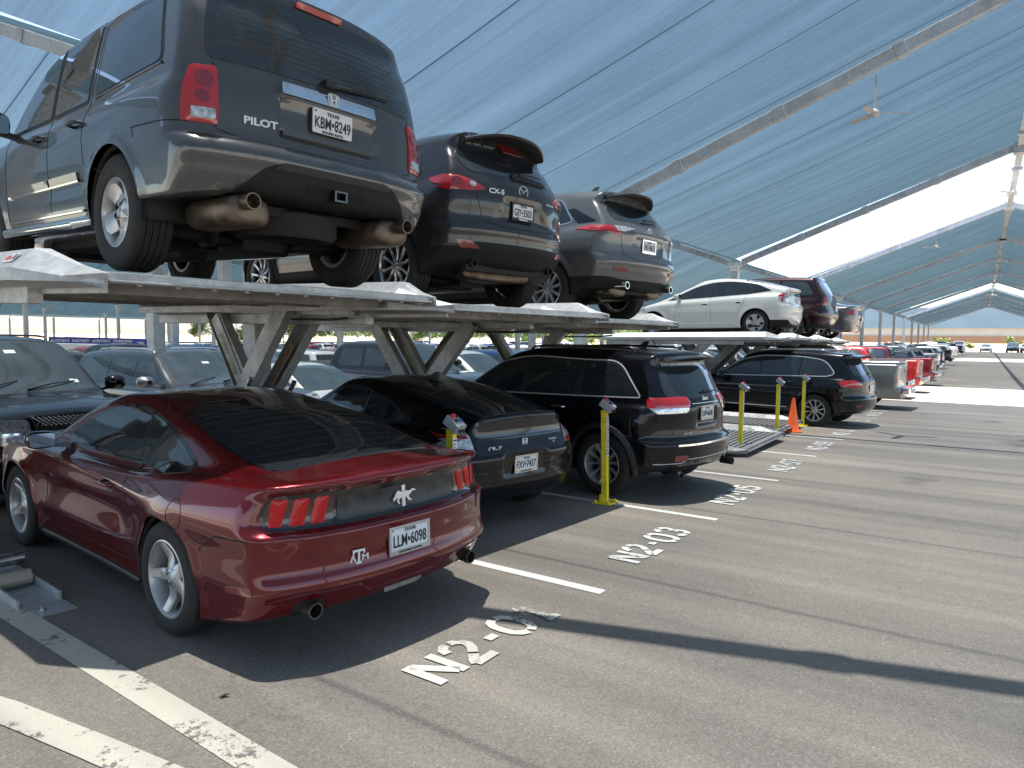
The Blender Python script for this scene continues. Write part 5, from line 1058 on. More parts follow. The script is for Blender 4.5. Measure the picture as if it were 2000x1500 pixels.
# ================================================================= ground and paint
def asphalt():
    m,t,b=nodes('asphalt'); tc=N(t,'ShaderNodeTexCoord'); P=tc.outputs['Object']
    def no(scale,detail=6.0,rough=.6,map=None):
        n=N(t,'ShaderNodeTexNoise',Scale=scale,Detail=detail,Roughness=rough)
        if map:
            mp=N(t,'ShaderNodeMapping'); mp.inputs['Scale'].default_value=map; t.links.new(P,mp.inputs['Vector']); t.links.new(mp.outputs[0],n.inputs['Vector'])
        else: t.links.new(P,n.inputs['Vector'])
        return n.outputs[0]
    fine=no(170,3,.7); v=N(t,'ShaderNodeTexVoronoi',Scale=120.0); t.links.new(P,v.inputs['Vector'])
    base=ramp(t,fine,[(.25,(.185,.167,.147)),(.55,(.235,.214,.190)),(.8,(.295,.270,.24))])
    st=ramp(t,v.outputs['Color'],[(.1,(.72,.71,.70)),(.85,(1.15,1.14,1.12)),(.97,(1.6,1.57,1.5))])
    c=mix(t,1.0,base.outputs[0],st.outputs[0],'MULTIPLY')
    big=ramp(t,no(.33,7,.6),[(.3,(.80,.80,.82)),(.7,(1.16,1.13,1.07))]); c=mix(t,1.0,c,big.outputs[0],'MULTIPLY')
    canopy_streaks=ramp(t,no(1.0,5,.55,(.10,1.3,1)),[(.3,(.80,.81,.83)),(.72,(1.14,1.13,1.10))]); c=mix(t,1.0,c,canopy_streaks.outputs[0],'MULTIPLY')  # cross streaks of light through the canopy, put into the asphalt colour
    spot=ramp(t,no(1.7,8,.7),[(.24,(.55,.55,.56)),(.34,(1,1,1))]); c=mix(t,.7,c,spot.outputs[0],'MULTIPLY')
    dust=ramp(t,no(5.5,8,.75),[(.58,(0,0,0)),(.78,(1,1,1))]); dd=mix(t,1.0,dust.outputs[0],(.22,.22,.22),'MULTIPLY'); c=mix(t,dd,c,(.25,.21,.16))
    oil=ramp(t,no(.9,3,.5,(1.0,.62,1)),[(.27,(.50,.49,.48)),(.36,(1,1,1))]); c=mix(t,.8,c,oil.outputs[0],'MULTIPLY')
    ck=N(t,'ShaderNodeTexVoronoi',Scale=.42,feature='DISTANCE_TO_EDGE'); wn=N(t,'ShaderNodeTexNoise',Scale=1.6,Detail=6.0); t.links.new(P,wn.inputs['Vector']); wm=N(t,'ShaderNodeVectorMath',operation='ADD'); t.links.new(P,wm.inputs[0]); t.links.new(wn.outputs['Color'],wm.inputs[1]); t.links.new(wm.outputs[0],ck.inputs['Vector'])
    cr=ramp(t,ck.outputs['Distance'],[(0,(.80,.79,.78)),(.003,(1,1,1))]); gate=ramp(t,no(.21,2,.5),[(.52,(0,0,0)),(.60,(1,1,1))]); c=mix(t,1.0,c,mix(t,gate.outputs[0],(1,1,1),cr.outputs[0]),'MULTIPLY')
    tr_=ramp(t,no(1.0,4,.6,(.9,.05,1)),[(.30,(.84,.84,.85)),(.42,(1,1,1))]); c=mix(t,.7,c,tr_.outputs[0],'MULTIPLY')
    t.links.new(c,b.inputs['Base Color'])
    r=ramp(t,fine,[(.3,(.62,)*3),(.7,(.85,)*3)]); t.links.new(r.outputs[0],b.inputs['Roughness']); b.inputs['Specular IOR Level'].default_value=.35
    bp=N(t,'ShaderNodeBump',Strength=.55,Distance=.004); t.links.new(fine,bp.inputs['Height']); t.links.new(bp.outputs[0],b.inputs['Normal'])
    return m
def worn_paint(name,color,wear=.5,scale=22,edge=(.15,.137,.12)):
    m,t,b=nodes(name); tc=N(t,'ShaderNodeTexCoord'); n=N(t,'ShaderNodeTexNoise',Scale=float(scale),Detail=9.0,Roughness=.72); n2=N(t,'ShaderNodeTexNoise',Scale=3.1,Detail=4.0); n3=N(t,'ShaderNodeTexNoise',Scale=190.0,Detail=2.0)
    for q in(n,n2,n3): t.links.new(tc.outputs['Object'],q.inputs['Vector'])
    s=N(t,'ShaderNodeMath',operation='ADD'); t.links.new(n.outputs[0],s.inputs[0]); t.links.new(n2.outputs[0],s.inputs[1])
    r=ramp(t,s.outputs[0],[(min(.95,wear+.0),(1,1,1)),(min(.98,wear+.035),(0,0,0))]); 
    r.color_ramp.elements[0].position=max(0,wear/1.0); s2=N(t,'ShaderNodeMath',operation='MULTIPLY'); s2.inputs[1].default_value=.5; t.links.new(s.outputs[0],s2.inputs[0]); t.links.new(s2.outputs[0],r.inputs[0])
    sp=ramp(t,n3.outputs[0],[(.3,tuple(c*.78 for c in color)),(.7,color)])
    c=mix(t,r.outputs[0],sp.outputs[0],edge); t.links.new(c,b.inputs['Base Color']); b.inputs['Roughness'].default_value=.7
    bp=N(t,'ShaderNodeBump',Strength=.4,Distance=.003); t.links.new(n3.outputs[0],bp.inputs['Height']); t.links.new(bp.outputs[0],b.inputs['Normal'])
    return m
ASPH=asphalt()
xs=sorted(set([-1500,-700,-350,-200]+list(range(-140,141,10))+[-24,-7,-5,-3,-1]+[200,350,700,1500])); ys=sorted(set([-300,-100,-60,-30,-10,0,1,2,3,4,5,6,7,8,9,10,15,20,25,30,35,40,45,50,55,60,65,70,75,80,90,100,110,125,140,160,200,260,400,700,1500]))
gv=[(x,y,gz(x,y)) for y in ys for x in xs]; gf=[(j*len(xs)+i,j*len(xs)+i+1,(j+1)*len(xs)+i+1,(j+1)*len(xs)+i) for j in range(len(ys)-1) for i in range(len(xs)-1)]
g=mesh('ground',gv,gf,ASPH,smooth=True); g['kind']='structure'
def ground_strip(mb,pts,w,lift=.004):
    pts=[Vector((*p,0)) for p in pts]; k=len(mb.v)
    for i,p in enumerate(pts):
        d=(pts[min(i+1,len(pts)-1)]-pts[max(0,i-1)]).normalized(); s_=Vector((-d.y,d.x,0))*w/2
        for q in(p-s_,p+s_): mb.v.append((q.x,q.y,gz(q.x,q.y)+lift))
    for i in range(len(pts)-1): a=k+2*i; mb.f.append((a,a+1,a+3,a+2))
def lin(a,b,n): return [(a[0]+(b[0]-a[0])*i/n,a[1]+(b[1]-a[1])*i/n) for i in range(n+1)]
mb=MB(); LY=[4.42+2.60*k for k in range(0,34)]
for y in LY: ground_strip(mb,lin((-8.0,y),(-2.17,y),8),.10)
o=mb.build('stall_lines',worn_paint('line_paint_white',(.64,.63,.59),.34),fix=False); o['kind']='structure'
mb=MB()
ground_strip(mb,lin((-8,1.93),(-1.9,1.72),14),.155); ground_strip(mb,[(-6.2,.72),(-5.2,.95),(-4.4,1.15),(-3.77,1.30),(-3.1,1.40),(-2.5,1.48),(-1.9,1.53),(-1.2,1.55)],.155,.006)
o=mb.build('hatch_lines',worn_paint('line_paint_worn',(.56,.52,.43),.405,26),fix=False); o['kind']='structure'
# stencilled stall numbers; text runs along +Y, tops of the letters point towards -X
GL={'N':[[(0,0),(0,1)],[(.07,.93),(.52,.10)],[(.6,0),(.6,1)]],
 '2':[[(.02,.72),(.05,.88),(.17,.98),(.25,1)],[(.35,1),(.47,.96),(.57,.84),(.58,.70),(.50,.52),(.35,.36)],[(.29,.30),(.10,.12),(.02,0)],[(.02,.0),(.6,.0)]],
 '-':[[(.08,.48),(.36,.48)]],
 '0':[[(.27,1),(.12,.93),(.02,.75),(.0,.5),(.02,.25),(.12,.07),(.27,0)],[(.36,0),(.5,.07),(.59,.25),(.61,.5),(.59,.75),(.5,.93),(.36,1)]],
 '1':[[(.10,.78),(.28,.96)],[(.3,.93),(.3,.04)],[(.10,0),(.50,0)]],
 '3':[[(.02,.82),(.12,.95),(.27,1)],[(.36,1),(.5,.95),(.57,.8),(.52,.62),(.38,.53)],[(.38,.48),(.54,.40),(.6,.22),(.52,.06),(.36,0)],[(.27,0),(.10,.06),(.0,.18)]],
 '5':[[(.55,1),(.06,1)],[(.06,.93),(.04,.56)],[(.08,.56),(.3,.64),(.42,.62)],[(.48,.58),(.59,.42),(.58,.2),(.46,.05),(.34,0)],[(.26,0),(.1,.05),(.0,.17)]],
 '7':[[(.0,1),(.58,1)],[(.56,.93),(.36,.5),(.28,.3)],[(.26,.22),(.2,.0)]],
 '9':[[(.56,.6),(.44,.45),(.3,.42)],[(.22,.42),(.06,.52),(.02,.72),(.08,.92),(.24,1)],[(.33,1),(.5,.93),(.58,.75),(.58,.45),(.5,.15),(.34,.02)],[(.26,0),(.06,.08)]],
 '8':[[(.27,1),(.1,.94),(.05,.76),(.14,.58),(.27,.53)],[(.36,.53),(.5,.58),(.57,.76),(.5,.94),(.36,1)],[(.27,.5),(.06,.4),(.02,.22),(.1,.06),(.27,0)],[(.36,0),(.52,.06),(.6,.22),(.55,.4),(.36,.5)]]}
NP=worn_paint('stencil_paint_white',(.66,.65,.62),.385,26); NPW=worn_paint('stencil_paint_worn',(.62,.59,.52),.425,34)
def number(txt,x,y,h,wid,mat):
    mb=MB(); u=y
    for ch in txt:
        for pl in GL[ch]: ground_strip(mb,[(x-q[1]*h,u+q[0]*wid) for q in pl],.062,.008)
        u+=wid*(.86 if ch!='-' else .62)-(wid*.18 if ch=='1' else 0)
    o=mb.build('stall_number',mat,fix=False); o['kind']='structure'; return o
for k,(tx,y0,m_) in enumerate([('N2-01',2.72,NPW),('N2-03',5.20,NP),('N2-05',7.8,NP),('N2-07',10.4,NP),('N2-09',13.0,NP),('N2-11',15.6,NP),('N2-13',18.2,NP),('N2-15',20.8,NP)]):
    number(tx,-2.23,y0,.28,.31,m_)
# ================================================================= shade halls
XC,XR_,ZC,ZR=-8.2,.75,3.05,6.35      # column row, ridge, heights of eave and ridge
HW=XR_-XC
def fabric(name,col,tr=.13,pin=0.0):
    m=bpy.data.materials.new(name); m.use_nodes=True; t=m.node_tree; t.nodes.clear(); out=N(t,'ShaderNodeOutputMaterial')
    tc=N(t,'ShaderNodeTexCoord'); P=tc.outputs['Object']
    def no(scale,detail,mp,rough=.6):
        q=N(t,'ShaderNodeMapping'); q.inputs['Scale'].default_value=mp; t.links.new(P,q.inputs['Vector']); n=N(t,'ShaderNodeTexNoise',Scale=scale,Detail=detail,Roughness=rough); t.links.new(q.outputs[0],n.inputs['Vector']); return n.outputs[0]
    a=ramp(t,no(1.0,6.0,(.035,1.7,.035),.7),[(.28,(.86,.87,.89)),(.5,(1,1,1)),(.74,(1.10,1.09,1.08))]); b_=ramp(t,no(.35,4.0,(1,1,1)),[(.3,(.90,.91,.93)),(.7,(1.08,1.07,1.06))])
    d=ramp(t,no(9.0,5.0,(.03,1.6,.03),.7),[(.3,(.82,.83,.85)),(.7,(1.18,1.17,1.15))])
    wv=ramp(t,no(1.0,2.0,(14,60,14),.5),[(.3,(.86,.87,.88)),(.7,(1.13,1.12,1.11))]); wk=ramp(t,no(1.0,5.0,(.5,.9,.5),.65),[(.32,(.93,.935,.94)),(.68,(1.05,1.05,1.05))])
    s=N(t,'ShaderNodeSeparateXYZ'); t.links.new(P,s.inputs[0])
    m1=N(t,'ShaderNodeMath',operation='PINGPONG'); m1.inputs[1].default_value=1.24; t.links.new(s.outputs[1],m1.inputs[0])
    seam=ramp(t,m1.outputs[0],[(0,(.30,.31,.34)),(.014,(.32,.33,.37)),(.02,(1,1,1))])
    c=mix(t,1.0,mix(t,1.0,mix(t,1.0,mix(t,1.0,a.outputs[0],b_.outputs[0],'MULTIPLY'),seam.outputs[0],'MULTIPLY'),d.outputs[0],'MULTIPLY'),col,'MULTIPLY')
    c=mix(t,1.0,mix(t,1.0,c,wv.outputs[0],'MULTIPLY'),wk.outputs[0],'MULTIPLY')
    tl=N(t,'ShaderNodeBsdfTranslucent'); df=N(t,'ShaderNodeBsdfDiffuse'); tp=N(t,'ShaderNodeBsdfTransparent'); t.links.new(c,tl.inputs[0]); t.links.new(c,df.inputs[0])
    m2=N(t,'ShaderNodeMixShader'); m2.inputs[0].default_value=.35; t.links.new(tl.outputs[0],m2.inputs[1]); t.links.new(df.outputs[0],m2.inputs[2])
    a2=ramp(t,no(1.0,6.0,(.035,1.7,.035),.7),[(.30,(.70,.70,.70)),(.5,(1,1,1)),(.70,(1.35,1.35,1.35))]); sm2=ramp(t,m1.outputs[0],[(0,(.35,.35,.35)),(.014,(.4,.4,.4)),(.02,(1,1,1))]); tf=mix(t,1.0,mix(t,1.0,a2.outputs[0],sm2.outputs[0],'MULTIPLY'),(tr,tr,tr),'MULTIPLY'); tp.inputs[0].default_value=(.93,.97,1,1)
    
    m3=N(t,'ShaderNodeMixShader'); gm=N(t,'ShaderNodeNewGeometry'); dt=N(t,'ShaderNodeVectorMath',operation='DOT_PRODUCT'); t.links.new(gm.outputs['Incoming'],dt.inputs[0]); t.links.new(gm.outputs['Normal'],dt.inputs[1])
    ab=N(t,'ShaderNodeMath',operation='ABSOLUTE'); t.links.new(dt.outputs['Value'],ab.inputs[0]); rr=ramp(t,ab.outputs[0],[(.05,(.12,.12,.12)),(.75,(1,1,1))])   # openness of a woven mesh falls towards grazing
    tf=mix(t,1.0,tf,rr.outputs[0],'MULTIPLY'); t.links.new(tf,m3.inputs[0]); t.links.new(m2.outputs[0],m3.inputs[1]); t.links.new(tp.outputs[0],m3.inputs[2]); t.links.new(m3.outputs[0],out.inputs[0]); return m
FAB=fabric('shade_cloth_blue',(.0185,.0325,.0415),.19); FABD=fabric('shade_cloth_blue_far',(.0185,.0325,.0415),.19)
STEEL=galv('galvanised_beam',.58,(.94,.99,1.03),.6,.2)
def panel(h,x0,z0,x1,z1,ya,yb,ya1=None,yb1=None,mat=FAB,sag=.22,nm='fabric_panel'):
    ya1=ya if ya1 is None else ya1; yb1=yb if yb1 is None else yb1; v=[];f=[];nu,nv=10,10
    for i in range(nu+1):
        u=i/nu
        for j in range(nv+1):
            w=j/nv; y=(ya+(ya1-ya)*u)*(1-w)+(yb+(yb1-yb)*u)*w
            v.append((x0+(x1-x0)*u,y,z0+(z1-z0)*u-sag*4*w*(1-w)*(.35+.65*math.sin(math.pi*u))-.0))
    for i in range(nu):
        for j in range(nv): a=i*(nv+1)+j; f.append((a,a+1,a+nv+2,a+nv+1))
    return mesh(nm,v,f,mat,h,smooth=True)
COLM=galv('galvanised_column',.66,(.98,1,1),.5,.2)
def column(h,x,y,z1,hat=True,r=.13,zb=None):
    zb=gz(x,y) if zb is None else zb; mb=MB(); mb.box((x-r,y-r,zb),(x+r,y+r,z1-.35)); mb.box((x-r-.07,y-r-.07,zb),(x+r+.07,y+r+.07,zb+.025))
    mb.box((x-r-.05,y-r-.05,z1-.37),(x+r+.05,y+r+.05,z1-.34))
    o=mb.build('column',COLM,h); bevel(o,.012)
    if hat:
        m2=MB()
        for sd in(1,-1):
            m2.bar((x+sd*.05,y,z1-.34),(x+sd*.26,y,z1-.02),.16,.10,(0,1,0))
        m2.box((x-.30,y-.13,z1-.06),(x+.30,y+.13,z1-.035)); m2.box((x-.06,y-.06,z1-.37),(x+.06,y+.06,z1-.03)); br=m2.build('column_bracket',CHROMED,o)
        if 5<y<80 and abs(x-XC)<.1:
            for sd in ((1,-1) if y>10 else (-1,)):
                for k in range(6): MB().lathe([(0,0),(.032,0),(.032,.055),(0,.055)],8,'z',(x+sd*(.40+.28*k),y-.09,z1+.02+.28*k*.375)).build('bolt',CHROMED,br)
    return o
CHROMED=simple('bright_zinc',(.55,.56,.58),.25,.9,var=.2,scale=12)
def rafter(h,x0,z0,x1,z1,y0,y1=None,d=.235,w=.15,mat=None):
    y1=y0 if y1 is None else y1; mb=MB(); mb.bar((x0,y0,z0-.0),(x1,y1,z1),w,d)
    L=Vector((x1-x0,y1-y0,z1-z0)); 
    for k in range(1,4): 
        p=Vector((x0,y0,z0))+L*k/4; mb.bar(p-L.normalized()*.10,p+L.normalized()*.10,w+.05,d+.03)
    o=mb.build('rafter',mat or STEEL,h); return bevel(o,.008,1)
def fan(x,y,z,hang,rot,lab):
    f=thing('ceiling_fan',lab,'ceiling fan',(x,y,z),0,'ceiling fans under the shade hall'); W=simple('fan_white',(.62,.61,.57),.4,var=.1)
    MB().tube([(0,0,0),(0,0,-hang)],.018,8).build('down_rod',W,f); MB().lathe([(0,.09),(.05,.09),(.085,.05),(.10,0),(.085,-.05),(.05,-.07),(0,-.07)],20,'z',(0,0,-hang)).build('motor',W,f,auto=40)
    for k in range(3):
        a=rot+k*2*math.pi/3; c,s_=math.cos(a),math.sin(a); mb=MB(); n=Vector((-s_,c,0))
        for t,w in((.09,.03),(.18,.06),(.6,.055),(.66,.03)):
            for e in(-1,1):
                for q in(0,.012): mb.v.append((c*t+n.x*w*e,s_*t+n.y*w*e,-hang-.01+e*.012+q))
        for i in range(3):
            a0=i*4; mb.f+=[(a0,a0+2,a0+6,a0+4),(a0+1,a0+5,a0+7,a0+3),(a0,a0+4,a0+5,a0+1),(a0+2,a0+3,a0+7,a0+6)]
        mb.build('blade',W,f)
    return f
def hall(name,label,frames,left=True,right=True,ridge=True,group=None,xc=XC,xr=XR_,mat=FAB,hat=True,skew0=None,lw=None,ridge_w=.28,loY=None,sag=.2):
    h=thing(name,label,'shade canopy',(0,0,0),0,group); hw=xr-xc
    for i,y in enumerate(frames):
        y0=y1=y
        if skew0 and i==0: y0,y1=skew0
        column(h,xc,y,ZC,hat); 
        if right: column(h,xc+2*hw,y,ZC,False)
        rafter(h,xc+.25,ZC-.02,xr-.12,ZR-.09,y0,y1,w=.20 if y0!=y1 else .15)
        if right: rafter(h,xc+2*hw-.25,ZC-.02,xr+.12,ZR-.09,y0,y1)
        MB().box((xr-.20,y1-.2,ZR-.32),(xr+.20,y1+.2,ZR+.02)).build('ridge_plate',STEEL,h)
    for a,b in zip(frames,frames[1:]):
        a1=a
        aa=a
        if skew0 and a==frames[0]: aa,a1=skew0
        panel(h,xc,ZC+.12,xr,ZR+.06,aa,b,a1,b,mat,sag)
        if right: panel(h,2*xr-xc,ZC+.12,xr,ZR+.06,aa,b,a1,b,mat,sag)
    return h
F1=[2.3,15.2,27.9]; FL=[5.95,15.2,27.9]; F2=[39.4,52.0,63.4,75.5,88.0]; F3=[100.0,112.0,124.0,136.0,148.0]
H1=hall('shade_hall','nearest blue fabric shade hall, its roof filling the top of the picture',F1,skew0=(2.3,4.95))  # unseen first rafter set askew and widened to cast the foreground shadow band
# the bay overhead of the photographer
H0=hall('shade_hall','shade hall bay over the foreground asphalt',[-23,-10])
for sg in (0,1): panel(H0,XC if not sg else 2*XR_-XC,ZC+.12,XR_,ZR+.06,-10,2.3,-10,4.95)
H2=hall('shade_hall','second shade hall down the aisle, beyond the open gap of white sky',F2)
H3=hall('shade_hall','third and farthest shade hall on the aisle, ending in a small gable',F3)
rb=thing('ridge_truss','continuous steel ridge beam running down the aisle between the roof slopes','roof beam',(XR_,0,0))
mb=MB(); mb.bar((0,-20,ZR-.02),(0,150,ZR-.02),.20,.20)
for k in range(28): 
    y=5+k*5.2; mb.box((-.17,y,ZR-.20),(.17,y+.14,ZR-.10))
mb.build('ridge_beam',STEEL,rb); 
# the neighbouring hall to the left shares the column row
HL=thing('shade_hall','neighbouring shade hall on the left, its roof behind the raised cars','shade canopy')
for y in FL+F2+F3: rafter(HL,XC-.25,ZC-.02,XC-8.9,ZR-.1,y)
column(HL,XC,5.95,ZC,True)
for a,b in list(zip(FL,FL[1:]))+[(-10,5.95)]+list(zip([27.9]+F2,F2))+list(zip([88]+F3,F3)): panel(HL,XC,ZC+.12,XC-8.95,ZR+.06,a,b); panel(HL,XC-17.9,ZC+.12,XC-8.95,ZR+.06,a,b)
for y in FL+F2+F3: column(HL,XC-17.9,y,ZC,True)
fan(-2.08,16.5,5.52,.80,.35,'white ceiling fan hanging under the nearest roof slope'); fan(-2.2,42.5,5.25,.35,1.2,'white ceiling fan under the second hall, just past the sky gap'); 
for y in (33,57,70,97): fan(.75,y,6.2,.8 if y>40 else .5,.3+y,'white ceiling fan under the ridge, '+{33:'in the open gap',57:'second bay of the second hall',70:'third bay of the second hall',97:'far end of the second hall'}[y])
# ================================================================= lifts
DECKM=galv('deck_steel',.22,(1,.99,.97),.5,.3)
def lift(x,y,head,H,pitch=0,label='',W=1.25,L=4.9,zb=None,low=False):
    """origin: middle of the rear edge on the ground; local x towards the front of the stall"""
    zb=gz(x,y) if zb is None else zb
    r=thing('car_lift',label,'car lift',(x,y,zb),head,'two level parking lifts along the row'); tp=math.tan(pitch)
    hz=lambda u: H+u*tp
    # deck of ribbed sheet; ribs run across
    mb=MB(); n=int(L/.10); th=.035
    for i in range(n):
        x0=i*L/n; x1=x0+L/n
        for (a,b,dz) in((x0,x0+.055,0),(x0+.055,x1,-.022)): mb.add([(a,-W+.02,hz(a)+dz-.02),(b,-W+.02,hz(b)+dz-.02),(b,W-.02,hz(b)+dz-.02),(a,W-.02,hz(a)+dz-.02),(a,-W+.02,hz(a)+dz),(b,-W+.02,hz(b)+dz),(b,W-.02,hz(b)+dz),(a,W-.02,hz(a)+dz)],[(0,3,2,1),(4,5,6,7),(0,1,5,4),(1,2,6,5),(2,3,7,6),(3,0,4,7)])
    mb.build('deck',DECKM,r)
    mb=MB().bar((-.03,-W,hz(0)-.02),(-.03,W,hz(0)-.02),.06,.062); mb.bar((-.075,-W+.02,hz(0)-.042),(-.075,W-.02,hz(0)-.042),.045,.014)
    k=int(W*2/.22)
    for i in range(k): mb.box((-.07,-W+.1+i*.22,hz(0)-.062),(-.05,-W+.13+i*.22,hz(0)-.049))
    bevel(mb.build('rear_lip',GALV if not low else GALVD,r),.006)
    # wheel guides: bent side plates that taper to a point at the rear
    for sd in(1,-1):
        mb=MB(); gh=.08 if low else .14; S=[(-.10,0,0,0),(.10,.32,.5,.35),(.38,1,1,1),(1.6,1,1,.95),(L,1,1,.95)]
        for (u,a,b_,c_) in S:
            z=hz(u)-.0
            for (yy,zz) in((W-.02,z+.0),(W+.10*a-.0,z+gh*a),(W+.155*a+.02,z+(gh-.005)*a),(W+.30*b_,z+.02-.06*(1-a)),(W+.30*b_,z-.05),(W+.27*b_,z-.05),(W+.27*b_,z+.0-.06*(1-a)),(W+.02,z-.075)): mb.v.append((u,sd*yy,zz))
        for i in range(len(S)-1):
            for j in range(8): a=i*8+j;b_=i*8+(j+1)%8; mb.f.append((a,b_,b_+8,a+8))
        mb.f.append(tuple(range(8))); mb.f.append(tuple((len(S)-1)*8+j for j in range(8)))
        g=mb.build('side_guide',GALV if not low else GALVD,r)
        mb=MB(); mb.bar((.95,sd*(W-.0),hz(.95)-.115),(L,sd*(W-.0),hz(L)-.115),.09,.11); mb.bar((0.02,sd*(W-.04),hz(0)-.07),(L,sd*(W-.04),hz(L)-.07),.03,.07); bevel(mb.build('side_rail',GALV,r),.006)
        mb=MB()
        for u in(.10,.22): mb.tube([(u,sd*(W+.03),hz(u)+.0),(u,sd*(W+.03),hz(u)-.06)],.012,8)
        mb.build('bolt',CHROMED,g)
        if not low:
            M=frameM((.53,sd*(W+.243),hz(.53)+.0795),(-sd,0,0),(0,-sd*.68,.72))
            s1=MB().prism(rp([(-.085,-.035),(.085,-.035),(.085,.035),(-.085,.035)],.008,2),0,.003).build('maker_sticker',WHITEP,g); s1.data.transform(M)
            q=MB().prism([(-.042+.036*math.cos(t),.022*math.sin(t)) for t in np.linspace(0,6.28,17)[:-1]],.003,.005).build('maker_mark',simple('sticker_red',(.6,.03,.03),.4),s1); q.data.transform(M)
            q=MB()
            for k_ in range(4): q.box((.004,.022-.014*k_,.003),(.052,.026-.014*k_,.0045))
            q.bar((.060,-.02,.004),(.068,.018,.004),.006,.002).bar((.068,.018,.004),(.076,-.02,.004),.006,.002); q=q.build('sticker_lines',INKB,s1); q.data.transform(M)
    for u in np.linspace(.35,L-.3,6): MB().bar((u,-W+.05,hz(u)-.07),(u,W-.05,hz(u)-.07),.05,.06).build('deck_rib',DECKM,r)
    # scissors
    for sd in(1,-1):
        ys=sd*(W+.0)
        if not low:
            zc=(H+.1)/2; yo_=.10 if sd>0 else 0; A=[(1.90,.12),(2.66,zc),(3.32,hz(3.32)-.16)]; B=[(3.40,.12),(2.66,zc),(1.88,hz(1.88)-.16)]
            for q,(pl,of) in enumerate(((A,.0),(B,.10))):
                yy=ys-sd*of+yo_
                for a,b in((pl[0],pl[1]),(pl[1],pl[2])):
                    mb=MB(); d=Vector((b[0]-a[0],0,b[1]-a[1])).normalized(); a2=Vector((a[0],yy,a[1]))-d*.10; b2=Vector((b[0],yy,b[1]))+d*.10
                    up=d.cross(Vector((0,1,0))); mb.chan(a2,b2,.10,.20,.010,up,open=sd*(1 if up.z>0 else -1)); arm=mb.build('scissor_arm',GALV,r)
                    if b is pl[2]:
                        m=(Vector((a[0],0,a[1]))*.5+Vector((b[0],0,b[1]))*.5)
                        for fy in (1,-1):
                            xd=d if (d.x*fy)<0 else -d; zd=Vector((0,fy,0)); yd=zd.cross(xd); Mx=Matrix(((xd.x,yd.x,zd.x,m.x),(xd.y,yd.y,zd.y,yy+fy*.054),(xd.z,yd.z,zd.z,m.z),(0,0,0,1)))
                            if q and sd>0 and fy>0:
                                bk=MB().box((-.29,-.040,-.002),(.29,.040,.002)).build('warning_label',simple('label_beige',(.26,.22,.16),.5,var=.15),arm); bk.data.transform(Mx)
                                text('KEEP AWAY CLEAR',.064,simple('label_rust',(.22,.05,.02),.5),bk,Mx@Matrix.Translation((0,0,.004)),name='label_text',sx=.9,bold=.002,ext=.001)
                            elif not q and sd<0 and fy>0: text('STAND CLEAR',.075,simple('label_yellow',(.30,.28,.03),.5),arm,Mx,name='label_text',sx=1.1,bold=.001,ext=.001)
            for (u_,z_) in ((2.66,zc),(3.38,.12),(1.92,.12)): MB().tube([(u_,ys+sd*.05,z_),(u_,ys-sd*.17,z_)],.046,16).build('pivot_pin',CHROMED,r,auto=50)
            ra=MB().tube([(3.1,ys-sd*.16,.16),(2.8,ys-sd*.16,zc*.72)],.05,14).build('hydraulic_ram',BLACK,r,auto=50); MB().tube([(2.8,ys-sd*.16,zc*.72),(2.35,ys-sd*.16,zc*1.22)],.026,10).build('ram_rod',CHROMED,ra,auto=50)
            if sd<0: MB().tube([(3.05,ys+.12,.25),(2.9,ys+.06,.7),(2.6,ys+.10,zc+.1),(2.3,ys+.05,zc+.45),(2.2,ys+.05,hz(2.2)-.22),(1.2,ys+.05,hz(1.2)-.21),(.95,ys+.05,hz(.95)-.19)],.011,8).build('hydraulic_hose',BLACK,r,auto=50)
            MB().box((2.56,ys-.09,zc-.16),(2.76,ys+.09,zc-.07)).build('pivot_housing',simple('housing_beige',(.38,.35,.29),.5,var=.2),r)
        # base track
        mb=MB().box((.83,ys-.14,.0),(4.2,ys+.14,.014)); mb.box((1.06,ys-.128,.014),(4.0,ys-.114,.075)).box((1.06,ys+.114,.014),(4.0,ys+.128,.075))
        t=mb.build('base_track',GALV,r); mb=MB()
        for u in(.95,2.0,3.2,4.05): mb.lathe([(0,.05),(.014,.05),(.014,.022),(.024,.022),(.024,.014)],8,'z',(u,ys+.02,0))
        mb.build('anchor_bolt',CHROMED,t)
        if not low: MB().tube([(1.55,ys-.10,.075),(1.55,ys+.10,.075)],.055,14).build('roller',simple('roller_tan',(.40,.36,.28),.5),r,auto=50)
    return r
